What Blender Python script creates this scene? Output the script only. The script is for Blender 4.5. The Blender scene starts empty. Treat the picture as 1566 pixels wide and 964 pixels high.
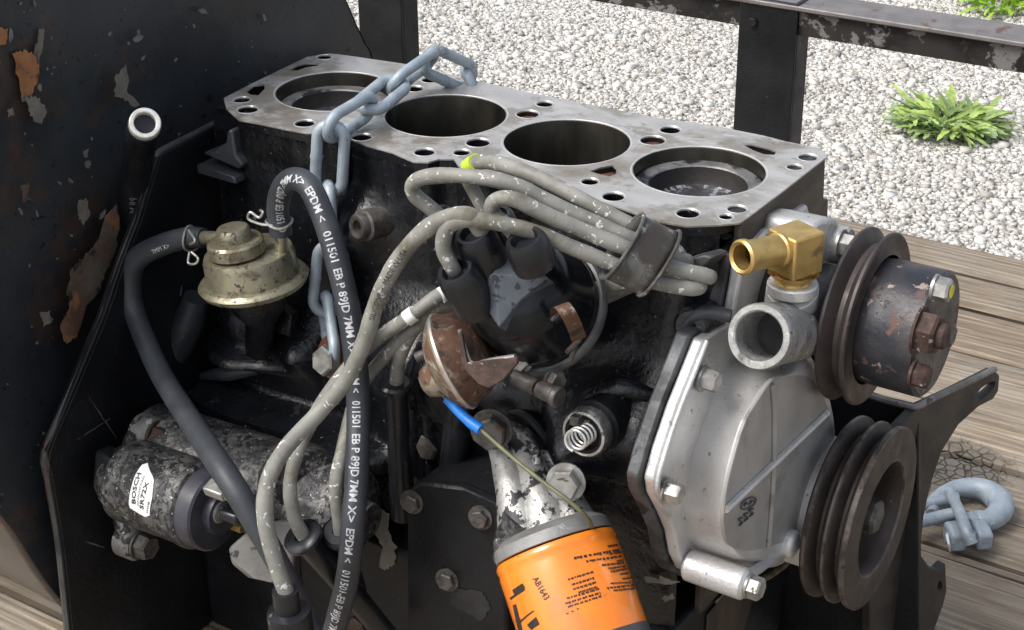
import bpy, bmesh, math, random
import numpy as np
from mathutils import Vector, Matrix, Quaternion, noise as mnoise
from mathutils.geometry import tessellate_polygon
random.seed(7); rng = np.random.default_rng(11)
SC = bpy.context.scene
COL = SC.collection
V = Vector
R = math.radians

# ------------------------------------------------------------------ camera
CAM = V((0.701725, -0.852042, 0.379349))
CR = V((0.84027238, 0.54209104, -0.00892317))
CU = V((-0.23858499, 0.38449946, 0.89176082))
CF = V((-0.48684651, 0.74719306, -0.45241907))
FPX = 2514.31
cd = bpy.data.cameras.new('camera'); cam = bpy.data.objects.new('camera', cd); COL.objects.link(cam)
cam.matrix_world = Matrix(((CR.x, CU.x, -CF.x, CAM.x), (CR.y, CU.y, -CF.y, CAM.y), (CR.z, CU.z, -CF.z, CAM.z), (0, 0, 0, 1)))
cd.sensor_fit = 'HORIZONTAL'; cd.sensor_width = 36; cd.lens = FPX / 1566 * 36
cd.clip_start = .02; cd.clip_end = 2000
SC.camera = cam
# ------------------------------------------------------------------ light
SUN_EL, SUN_AZ = R(52), R(215)          # azimuth measured from +Y towards +X
w = bpy.data.worlds.new('World'); SC.world = w; w.use_nodes = True
nt = w.node_tree; bg = nt.nodes['Background']
sky = nt.nodes.new('ShaderNodeTexSky'); sky.sky_type = 'NISHITA'; sky.sun_disc = False
sky.sun_elevation = SUN_EL; sky.sun_rotation = SUN_AZ; sky.dust_density = 4; sky.air_density = 1.0; sky.ozone_density = 1.0
hs = nt.nodes.new('ShaderNodeHueSaturation'); hs.inputs['Saturation'].default_value = .5
nt.links.new(sky.outputs[0], hs.inputs['Color']); nt.links.new(hs.outputs[0], bg.inputs[0]); bg.inputs[1].default_value = .13
sl = bpy.data.lights.new('sun', 'SUN'); so = bpy.data.objects.new('sun', sl); COL.objects.link(so)
sl.energy = 1.5; sl.angle = R(25); sl.color = (1, .97, .93)
sd = V((math.sin(SUN_AZ) * math.cos(SUN_EL), math.cos(SUN_AZ) * math.cos(SUN_EL), math.sin(SUN_EL)))
so.rotation_euler = sd.to_track_quat('Z', 'Y').to_euler(); so.location = sd * 5
vs = SC.view_settings
SC.display_settings.display_device = 'sRGB'
vs.view_transform = 'Standard'; vs.look = 'None'; vs.gamma = 1; vs.use_curve_mapping = False
vs.exposure = 0.75

# ------------------------------------------------------------------ measuring helpers (a ray meets a real plane of the place)
def ray(x, y): return CF + CR * ((x - 783) / FPX) + CU * ((482 - y) / FPX)
def PY(x, y, Y): d = ray(x, y); return CAM + d * ((Y - CAM.y) / d.y)
def PX(x, y, X): d = ray(x, y); return CAM + d * ((X - CAM.x) / d.x)
def PZ(x, y, Z): d = ray(x, y); return CAM + d * ((Z - CAM.z) / d.z)
def sc(p): return (V(p) - CAM).dot(CF) / FPX       # metres per photo pixel at p
def tocam(p): return (CAM - V(p)).normalized()
def frame(o, z, xh=None):
    z = V(z).normalized()
    xh = V(xh) if xh is not None else (V((0, 0, 1)) if abs(z.z) < .9 else V((1, 0, 0)))
    x = (xh - z * xh.dot(z)).normalized(); y = z.cross(x)
    o = V(o)
    return Matrix(((x.x, y.x, z.x, o.x), (x.y, y.y, z.y, o.y), (x.z, y.z, z.z, o.z), (0, 0, 0, 1)))
XM = lambda X=0: Matrix(((0, 0, 1, X), (1, 0, 0, 0), (0, 1, 0, 0), (0, 0, 0, 1)))   # local (y,z)->world, local z -> +X
I4 = Matrix.Identity(4)

# ------------------------------------------------------------------ materials
MATS = {}
def nodes(name):
    m = bpy.data.materials.new(name); m.use_nodes = True
    nt = m.node_tree; p = nt.nodes['Principled BSDF']
    return m, nt, p
class N:
    def __init__(s, nt): s.nt = nt
    def n(s, t, **k):
        o = s.nt.nodes.new(t)
        for a, b in k.items(): setattr(o, a, b)
        return o
    def l(s, a, b): s.nt.links.new(a, b)
    def noise(s, vec, scale, detail=5, rough=.55, dist=0):
        o = s.n('ShaderNodeTexNoise'); o.inputs['Scale'].default_value = scale; o.inputs['Detail'].default_value = detail
        o.inputs['Roughness'].default_value = rough; o.inputs['Distortion'].default_value = dist
        if vec is not None: s.l(vec, o.inputs['Vector'])
        return o.outputs['Fac']
    def ramp(s, f, lo, hi):
        o = s.n('ShaderNodeMapRange'); o.clamp = True; o.interpolation_type = 'SMOOTHSTEP'
        o.inputs['From Min'].default_value = lo; o.inputs['From Max'].default_value = hi
        s.l(f, o.inputs['Value']); return o.outputs['Result']
    def rng(s, f, lo, hi, a, b):
        o = s.n('ShaderNodeMapRange'); o.clamp = True
        for k, v in zip(('From Min', 'From Max', 'To Min', 'To Max'), (lo, hi, a, b)): o.inputs[k].default_value = v
        s.l(f, o.inputs['Value']); return o.outputs['Result']
    def mix(s, f, a, b):
        o = s.n('ShaderNodeMix', data_type='RGBA')
        for v, k in ((f, 0), (a, 6), (b, 7)):
            if hasattr(v, 'links'): s.l(v, o.inputs[k])
            elif isinstance(v, (int, float)) : o.inputs[k].default_value = v
            else: o.inputs[k].default_value = (*v, 1)
        return o.outputs[2]
    def mixf(s, f, a, b):
        o = s.n('ShaderNodeMix', data_type='FLOAT')
        for v, k in ((f, 0), (a, 2), (b, 3)):
            if hasattr(v, 'links'): s.l(v, o.inputs[k])
            else: o.inputs[k].default_value = v
        return o.outputs[0]
    def math(s, op, a, b=0):
        o = s.n('ShaderNodeMath', operation=op)
        for v, k in ((a, 0), (b, 1)):
            if hasattr(v, 'links'): s.l(v, o.inputs[k])
            else: o.inputs[k].default_value = v
        return o.outputs[0]
def surf(name, c1, c2, scale=40, rough=(.35, .6), metallic=0., bump=.25, bscale=250, bdist=.001, layers=(), spec=.5, coat=0, stretch=None, bump2=None):
    """Layered surface. layers: (colour, scale, lo, hi, roughness, metallic) patches with an outline of their own."""
    if name in MATS: return MATS[name]
    m, nt, p = nodes(name); b = N(nt)
    tc = b.n('ShaderNodeTexCoord'); vec = tc.outputs['Object']
    oi = b.n('ShaderNodeObjectInfo')
    va = b.n('ShaderNodeVectorMath', operation='ADD'); b.l(vec, va.inputs[0])
    sx = b.n('ShaderNodeVectorMath', operation='SCALE'); b.l(oi.outputs['Location'], sx.inputs[0]); sx.inputs['Scale'].default_value = 1.0
    b.l(sx.outputs[0], va.inputs[1]); vec = va.outputs[0]
    if stretch:
        mp = b.n('ShaderNodeMapping'); mp.inputs['Scale'].default_value = stretch; b.l(vec, mp.inputs['Vector']); vec = mp.outputs[0]
    col = b.mix(b.ramp(b.noise(vec, scale), .35, .65), c1, c2)
    ro = b.rng(b.noise(vec, scale * 1.7, 4), .3, .7, rough[0], rough[1])
    me = metallic; mh = None
    for L in layers:
        lc, ls, lo, hi, lr, lm = L
        mk = b.ramp(b.noise(vec, ls, 8, .62, .4), lo, hi)
        col = b.mix(mk, col, lc); ro = b.mixf(mk, ro, lr); me = b.mixf(mk, me, lm)
        mh = mk
    b.l(col, p.inputs['Base Color']); b.l(ro, p.inputs['Roughness'])
    if hasattr(me, 'links'): b.l(me, p.inputs['Metallic'])
    else: p.inputs['Metallic'].default_value = me
    p.inputs['Specular IOR Level'].default_value = spec; p.inputs['Coat Weight'].default_value = coat
    h = b.noise(vec, bscale, 6, .6)
    if mh is not None: h = b.math('ADD', h, b.math('MULTIPLY', mh, .5))
    bp = b.n('ShaderNodeBump'); bp.inputs['Strength'].default_value = bump; bp.inputs['Distance'].default_value = bdist
    b.l(h, bp.inputs['Height']); nrm = bp.outputs[0]
    if bump2:
        b2 = b.n('ShaderNodeBump'); b2.inputs['Strength'].default_value = bump2[0]; b2.inputs['Distance'].default_value = bump2[2]
        b.l(b.noise(vec, bump2[1], 3), b2.inputs['Height']); b.l(nrm, b2.inputs['Normal']); nrm = b2.outputs[0]
    b.l(nrm, p.inputs['Normal'])
    MATS[name] = m; return m

BLK = surf('oily black paint', (.004, .0045, .006), (.008, .009, .012), 30, (.14, .36), 0, .4, 240, .0018,
           [((.020, .020, .021), 55, .62, .69, .5, 0), ((.11, .105, .095), 38, .715, .73, .65, 0), ((.03, .018, .012), 22, .68, .76, .6, 0), ((.20, .205, .21), 330, .66, .69, .35, 0)], spec=.55, bump2=(.12, 60, .003))  # fine pale specks paint dust and bright glints into the black
BLKS = surf('satin black paint', (.006, .0065, .008), (.013, .014, .0165), 14, (.32, .55), 0, .35, 320, .001,
            [((.035, .036, .038), 160, .67, .71, .6, 0), ((.075, .07, .064), 45, .71, .73, .7, 0), ((.045, .024, .015), 14, .69, .77, .85, 0), ((.15, .15, .15), 300, .705, .73, .6, 0)], bump2=(.3, 40, .003), spec=.28)
BLKG = surf('grey black satin', (.026, .029, .035), (.042, .046, .054), 40, (.28, .45), 0, .35, 300, .001, [((.10, .10, .10), 190, .64, .68, .6, 0), ((.06, .06, .062), 60, .64, .70, .6, 0)], spec=.5)  # black lightened in colour so ribs, bosses and ledges look lit
HOUS = surf('weathered black paint', (.014, .017, .021), (.040, .046, .053), 5, (.35, .55), 0, .3, 350, .0007,
            [((.005, .005, .006), 150, .62, .655, .5, 0), ((.13, .135, .14), 210, .69, .715, .6, 0), ((.075, .05, .038), 9, .645, .72, .8, 0)], bump2=(.3, 45, .002))
HOUSB = surf('brown grey grime', (.10, .085, .07), (.16, .14, .12), 12, (.5, .8), 0, .2, 200, .0006, [((.05, .035, .025), 18, .6, .7, .8, 0)])
CHIP = surf('bare primer', (.125, .115, .095), (.17, .16, .135), 70, (.6, .85), 0, .4, 300, .0006, [((.08, .07, .06), 200, .62, .66, .8, 0)])
RUSTC = surf('orange rust', (.33, .15, .06), (.22, .085, .035), 60, (.8, .95), 0, .7, 250, .001, [((.09, .045, .025), 120, .58, .66, .9, 0)])
DECK = surf('machined iron', (.50, .49, .47), (.40, .39, .375), 18, (.30, .48), .4, .12, 500, .0004,
            [((.25, .235, .205), 13, .46, .64, .5, .3), ((.52, .51, .50), 60, .60, .70, .35, .5), ((.13, .105, .075), 28, .60, .70, .65, .1), ((.16, .15, .13), 210, .655, .68, .6, .2)], stretch=(1, 1.6, 1))
BORE = surf('oiled bore', (.030, .028, .022), (.055, .05, .041), 40, (.22, .42), .75, .12, 300, .0005, [((.02, .02, .018), 30, .6, .7, .4, .3)], stretch=(1, 1, .3))
PIST = surf('piston crown', (.34, .335, .33), (.20, .20, .20), 60, (.25, .5), .6, .4, 300, .001, [((.02, .02, .023), 40, .52, .60, .3, .1), ((.45, .46, .48), 120, .66, .70, .4, .5)])
PISTD = surf('carbon crust', (.03, .03, .033), (.07, .07, .075), 70, (.15, .4), .1, .8, 220, .0015, [((.40, .42, .45), 120, .52, .60, .3, .5)])  # pale specks paint a glint onto the wet bowl floor
ALU = surf('cast aluminium', (.66, .655, .645), (.54, .535, .525), 30, (.30, .5), .5, .6, 480, .0008,
           [((.27, .26, .25), 22, .56, .76, .6, .4), ((.66, .66, .65), 90, .64, .72, .4, .6), ((.22, .215, .205), 130, .62, .68, .6, .3), ((.05, .047, .045), 190, .70, .72, .6, .1)])
ALUD = surf('dirty aluminium', (.42, .42, .41), (.24, .235, .225), 28, (.4, .65), .6, .5, 300, .0009,
            [((.025, .024, .024), 75, .535, .57, .5, 0), ((.60, .60, .58), 120, .62, .66, .5, .5)])
ALUP = surf('greasy starter casting', (.17, .168, .16), (.05, .05, .053), 75, (.3, .55), .5, .7, 280, .0014,
            [((.010, .010, .013), 40, .50, .62, .35, 0), ((.36, .355, .34), 48, .60, .72, .4, .6), ((.014, .014, .016), 230, .50, .56, .4, 0), ((.52, .52, .50), 360, .62, .66, .35, .5)])
ALUF = surf('bright alloy with black flakes', (.50, .495, .48), (.36, .355, .34), 50, (.35, .55), .55, .6, 300, .001, [((.28, .27, .25), 60, .60, .68, .6, .3), ((.014, .014, .017), 45, .545, .575, .45, 0), ((.02, .02, .022), 200, .60, .63, .45, 0)])
STEEL = surf('dull zinc bolt', (.44, .44, .42), (.30, .29, .27), 120, (.35, .6), .75, .3, 500, .0004, [((.10, .08, .06), 140, .6, .68, .7, .3)])
STEELD = surf('dark grimy bolt', (.07, .065, .06), (.14, .13, .12), 160, (.4, .65), .5, .5, 500, .0006, [((.13, .06, .035), 90, .6, .68, .85, .1)])
RUSTB = surf('rusty bolt', (.040, .024, .019), (.075, .044, .034), 140, (.55, .8), .3, .6, 500, .0007, [((.34, .30, .27), 170, .62, .67, .6, .5), ((.04, .025, .02), 110, .62, .7, .8, 0)])
RUSTY = surf('brown rusted steel', (.085, .040, .024), (.14, .075, .048), 60, (.5, .75), .35, .4, 300, .0008, [((.24, .19, .15), 110, .55, .66, .5, .4), ((.035, .020, .015), 60, .52, .62, .8, .1), ((.30, .27, .23), 240, .62, .66, .5, .5)])
CANI = surf('tarnished canister', (.40, .36, .29), (.25, .19, .13), 70, (.35, .6), .65, .4, 300, .0006, [((.60, .57, .52), 120, .54, .62, .5, .6), ((.13, .065, .04), 55, .50, .60, .8, .1), ((.05, .035, .03), 220, .60, .64, .7, .1)])
PULL = surf('worn pulley steel', (.038, .031, .028), (.062, .050, .043), 40, (.42, .62), .4, .2, 400, .0005, [((.04, .03, .026), 70, .58, .68, .6, .2), ((.15, .075, .045), 60, .68, .74, .8, .1), ((.20, .18, .16), 240, .665, .69, .5, .5)])
DRUM = surf('chipped black hub', (.022, .025, .033), (.05, .045, .048), 35, (.32, .55), .2, .5, 300, .0008, [((.13, .075, .06), 55, .57, .64, .8, .1), ((.30, .24, .21), 120, .635, .66, .6, .3), ((.01, .01, .012), 160, .64, .66, .5, 0)])
PUMP = surf('yellow zinc', (.40, .37, .26), (.29, .27, .20), 70, (.3, .5), .75, .4, 400, .0006, [((.12, .10, .06), 70, .48, .64, .55, .3), ((.05, .045, .035), 240, .57, .62, .6, .1), ((.60, .58, .48), 100, .66, .70, .4, .7), ((.25, .18, .04), 28, .62, .72, .5, .5)])
BRASS = surf('brass', (.64, .45, .17), (.50, .34, .12), 70, (.34, .52), .8, .3, 400, .0006, [((.20, .13, .06), 45, .56, .68, .65, .4), ((.09, .06, .03), 110, .68, .72, .7, .2)])
RUB = surf('black rubber', (.028, .032, .039), (.042, .047, .055), 40, (.42, .6), 0, .3, 500, .0005, [((.11, .115, .12), 130, .68, .74, .7, 0)])
RUBD = surf('boot rubber', (.008, .009, .0115), (.014, .0155, .019), 50, (.24, .4), 0, .2, 400, .0004, [((.09, .095, .1), 150, .68, .74, .7, 0)])
PLAS = surf('distributor cap plastic', (.005, .0055, .007), (.009, .010, .0125), 60, (.12, .26), 0, .15, 300, .0005, [((.06, .065, .07), 120, .66, .76, .6, 0)], spec=.3)
CABLE = surf('grey silicone', (.25, .248, .222), (.165, .163, .142), 60, (.5, .7), 0, .3, 400, .0006, [((.62, .62, .58), 190, .605, .63, .7, 0), ((.12, .105, .07), 30, .53, .68, .6, 0), ((.10, .095, .075), 260, .66, .69, .7, 0)])
CABLG = surf('clean grey silicone', (.27, .28, .275), (.21, .22, .215), 60, (.45, .65), 0, .2, 400, .0005, [((.10, .10, .09), 120, .67, .71, .7, 0)])
GALV = surf('galvanised zinc', (.29, .345, .39), (.37, .425, .47), 70, (.42, .62), .25, .35, 350, .0007, [((.17, .19, .20), 60, .57, .70, .6, .1), ((.52, .57, .60), 200, .63, .68, .5, .2), ((.10, .10, .10), 260, .66, .69, .6, .1), ((.15, .10, .07), 50, .66, .74, .8, 0)])
WHITE = surf('white print', (.58, .59, .60), (.42, .43, .44), 300, (.6, .8), 0, .05, 500, .0002, [((.10, .10, .11), 420, .58, .63, .7, 0)])
INK = surf('black ink', (.018, .015, .014), (.03, .025, .022), 300, (.4, .5), 0, .05, 500, .0002)
INKC = surf('faded ink', (.05, .05, .045), (.10, .10, .09), 500, (.5, .6), 0, .05, 500, .0002, [((.28, .275, .23), 600, .6, .65, .7, 0)])
LABEL = surf('white sticker', (.80, .80, .79), (.72, .72, .70), 80, (.4, .5), 0, .05, 300, .0003)
MOT = surf('mottled rust', (.10, .088, .072), (.085, .042, .026), 26, (.7, .9), 0, .6, 250, .001, [((.22, .10, .045), 34, .55, .66, .9, 0), ((.025, .024, .024), 90, .58, .62, .6, 0)])
ORANGE = surf('orange enamel', (.86, .235, .02), (.80, .20, .018), 30, (.14, .3), 0, .05, 120, .0004, [((.62, .17, .025), 22, .55, .70, .4, 0), ((.20, .07, .02), 150, .66, .70, .5, 0), ((.35, .12, .03), 260, .735, .75, .5, 0)], coat=.5)
BLUES = surf('blue heatshrink', (.02, .22, .72), (.015, .17, .6), 150, (.35, .5), 0, .2, 500, .0004)
OLIVE = surf('olive wire', (.17, .165, .085), (.12, .12, .07), 150, (.4, .5), 0, .1, 500, .0003)
YELG = surf('yellow green mark', (.55, .68, .06), (.45, .6, .05), 200, (.5, .6))
YELLOW = surf('yellow paint dab', (.75, .66, .08), (.6, .5, .05), 150, (.5, .6))
CHROME = surf('plated steel', (.66, .66, .64), (.5, .5, .48), 200, (.18, .35), .9, .15, 500, .0003, [((.05, .05, .05), 160, .62, .66, .6, .1)])
CLIP = surf('smoky plastic clip', (.12, .12, .112), (.06, .06, .056), 70, (.3, .5), 0, .3, 300, .0007, [((.45, .45, .42), 150, .59, .64, .5, 0), ((.045, .037, .03), 36, .50, .62, .45, 0), ((.04, .04, .038), 200, .60, .64, .5, 0)])
RAILM = surf('worn rail paint', (.011, .011, .011), (.022, .021, .02), 22, (.38, .6), .1, .3, 250, .0008, [((.20, .195, .19), 24, .64, .66, .6, .2), ((.06, .032, .024), 30, .62, .72, .85, 0), ((.13, .125, .12), 260, .69, .71, .6, 0)], spec=.16)
RAILT = surf('rubbed rail top', (.16, .15, .15), (.22, .205, .2), 30, (.4, .65), .3, .3, 250, .0007, [((.11, .065, .05), 22, .58, .68, .8, .1), ((.05, .045, .045), 80, .64, .69, .6, .1)])
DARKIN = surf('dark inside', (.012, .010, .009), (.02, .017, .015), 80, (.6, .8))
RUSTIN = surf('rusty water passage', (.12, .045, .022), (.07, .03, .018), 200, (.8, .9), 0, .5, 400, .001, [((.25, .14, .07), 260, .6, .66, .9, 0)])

def wood_mat():
    m, nt, p = nodes('weathered pine'); b = N(nt)
    tc = b.n('ShaderNodeTexCoord'); oi = b.n('ShaderNodeObjectInfo')
    off = b.n('ShaderNodeCombineXYZ'); b.l(b.math('MULTIPLY', oi.outputs['Random'], 37), off.inputs[0]); b.l(b.math('MULTIPLY', oi.outputs['Random'], 11), off.inputs[1])
    va = b.n('ShaderNodeVectorMath', operation='ADD'); b.l(tc.outputs['Object'], va.inputs[0]); b.l(off.outputs[0], va.inputs[1])
    mp = b.n('ShaderNodeMapping'); mp.inputs['Scale'].default_value = (1.3, 16, 16); b.l(va.outputs[0], mp.inputs['Vector'])
    mp2 = b.n('ShaderNodeMapping'); mp2.inputs['Scale'].default_value = (5, 130, 130); b.l(va.outputs[0], mp2.inputs['Vector'])
    g1 = b.noise(mp.outputs[0], 4, 6, .6, 1.2); g2 = b.noise(mp2.outputs[0], 1.6, 5, .65, .4)
    wv = b.n('ShaderNodeTexWave', wave_type='BANDS', bands_direction='Y'); wv.inputs['Scale'].default_value = 2.2; wv.inputs['Distortion'].default_value = 9
    wv.inputs['Detail'].default_value = 3; wv.inputs['Detail Scale'].default_value = .6; b.l(mp.outputs[0], wv.inputs['Vector'])
    col = b.mix(b.ramp(g1, .3, .7), (.30, .245, .178), (.165, .132, .098))
    col = b.mix(b.math('MULTIPLY', b.ramp(wv.outputs['Fac'], .5, 1), .22), col, (.14, .092, .055))
    gr = b.ramp(b.noise(va.outputs[0], 9, 5), .40, .62)
    col = b.mix(b.math('MULTIPLY', gr, .6), col, (.27, .24, .20))
    fine = b.ramp(g2, .52, .72); col = b.mix(b.math('MULTIPLY', fine, .75), col, (.085, .06, .042))
    col = b.mix(b.math('MULTIPLY', b.ramp(g2, .46, .34), .5), col, (.46, .40, .31))
    mp3 = b.n('ShaderNodeMapping'); mp3.inputs['Scale'].default_value = (1.1, 60, 60); b.l(va.outputs[0], mp3.inputs['Vector'])
    ck = b.ramp(b.noise(mp3.outputs[0], 1.2, 4, .5, .3), .65, .69); col = b.mix(b.math('MULTIPLY', ck, .9), col, (.025, .018, .013))
    # one dark knot, at its own place in the board under the hook
    ge = b.n('ShaderNodeNewGeometry'); kd = b.n('ShaderNodeVectorMath', operation='DISTANCE'); b.l(ge.outputs['Position'], kd.inputs[0]); kd.inputs[1].default_value = KNOT
    kr = b.math('ADD', kd.outputs['Value'], b.math('MULTIPLY', b.math('SUBTRACT', b.noise(tc.outputs['Object'], 26, 4), .5), .06))
    kn = b.ramp(kr, .068, .028); vo = b.n('ShaderNodeTexVoronoi', feature='DISTANCE_TO_EDGE'); vo.inputs['Scale'].default_value = 105; b.l(tc.outputs['Object'], vo.inputs['Vector'])
    kc = b.mix(b.ramp(vo.outputs['Distance'], .0, .07), (.03, .025, .02), (.12, .108, .092))
    col = b.mix(b.math('MULTIPLY', kn, .92), col, kc)
    rv = b.n('ShaderNodeHueSaturation'); b.l(col, rv.inputs['Color']); b.l(b.rng(oi.outputs['Random'], 0, 1, .92, 1.22), rv.inputs['Value']); rv.inputs['Saturation'].default_value = 1.0
    b.l(rv.outputs[0], p.inputs['Base Color']); p.inputs['Roughness'].default_value = .8; p.inputs['Specular IOR Level'].default_value = .3
    h = b.math('SUBTRACT', b.math('ADD', b.math('MULTIPLY', g2, .5), b.math('MULTIPLY', wv.outputs['Fac'], .25)), b.math('ADD', b.math('MULTIPLY', ck, 1.0), b.math('MULTIPLY', b.math('MULTIPLY', kn, b.ramp(vo.outputs['Distance'], .1, 0)), 1.2)))
    bp = b.n('ShaderNodeBump'); bp.inputs['Strength'].default_value = .7; bp.inputs['Distance'].default_value = .004; b.l(h, bp.inputs['Height']); b.l(bp.outputs[0], p.inputs['Normal'])
    return m
WZ = -.42
KNOT = tuple(PZ(1462, 722, WZ)); WOOD = wood_mat()

def stone_mat():
    m, nt, p = nodes('limestone chips'); b = N(nt)
    at = b.n('ShaderNodeAttribute', attribute_name='tint'); tc = b.n('ShaderNodeTexCoord')
    c = b.mix(at.outputs['Fac'], (.27, .25, .215), (.68, .665, .63))
    c = b.mix(b.math('MULTIPLY', b.ramp(b.noise(tc.outputs['Object'], 160, 4), .5, .7), .3), c, (.42, .39, .34))
    b.l(c, p.inputs['Base Color']); p.inputs['Roughness'].default_value = .85
    return m
def ground_mat():
    m, nt, p = nodes('gravel bed'); b = N(nt); tc = b.n('ShaderNodeTexCoord')
    vo = b.n('ShaderNodeTexVoronoi'); vo.inputs['Scale'].default_value = 45; b.l(tc.outputs['Object'], vo.inputs['Vector'])
    sp = b.n('ShaderNodeSeparateColor'); b.l(vo.outputs['Color'], sp.inputs[0])
    c = b.mix(sp.outputs[0], (.30, .28, .24), (.58, .56, .52))
    c = b.mix(b.ramp(vo.outputs['Distance'], .35, .75), c, (.17, .155, .13))
    b.l(c, p.inputs['Base Color']); p.inputs['Roughness'].default_value = .9
    bp = b.n('ShaderNodeBump'); bp.invert = True; bp.inputs['Distance'].default_value = .01; b.l(vo.outputs['Distance'], bp.inputs['Height']); b.l(bp.outputs[0], p.inputs['Normal'])
    return m
def leaf_mat(name, c1, c2):
    m, nt, p = nodes(name); b = N(nt); oi = b.n('ShaderNodeObjectInfo'); tc = b.n('ShaderNodeTexCoord')
    c = b.mix(oi.outputs['Random'], c1, c2); c = b.mix(b.math('MULTIPLY', b.ramp(b.noise(tc.outputs['Object'], 60), .45, .7), .4), c, (.14, .2, .05))
    b.l(c, p.inputs['Base Color']); p.inputs['Roughness'].default_value = .5
    p.inputs['Transmission Weight'].default_value = 0
    tr = b.n('ShaderNodeBsdfTranslucent'); b.l(c, tr.inputs['Color']); mx = b.n('ShaderNodeMixShader'); mx.inputs[0].default_value = .3
    b.l(p.outputs[0], mx.inputs[1]); b.l(tr.outputs[0], mx.inputs[2]); b.l(mx.outputs[0], nt.nodes['Material Output'].inputs[0])
    return m

def stain(m, spots, col, amount=.7):
    nt = m.node_tree; b = N(nt); p = nt.nodes['Principled BSDF']; tc = b.n('ShaderNodeTexCoord'); cur = p.inputs['Base Color'].links[0].from_socket
    nz = b.math('MULTIPLY', b.math('SUBTRACT', b.noise(tc.outputs['Object'], 55, 6, .65), .5), .16)
    for pos, rad in spots:
        d = b.n('ShaderNodeVectorMath', operation='DISTANCE'); b.l(tc.outputs['Object'], d.inputs[0]); d.inputs[1].default_value = pos
        cur = b.mix(b.math('MULTIPLY', b.ramp(b.math('ADD', d.outputs['Value'], nz), rad, rad * .25), amount), cur, col)
    b.l(cur, p.inputs['Base Color'])
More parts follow.
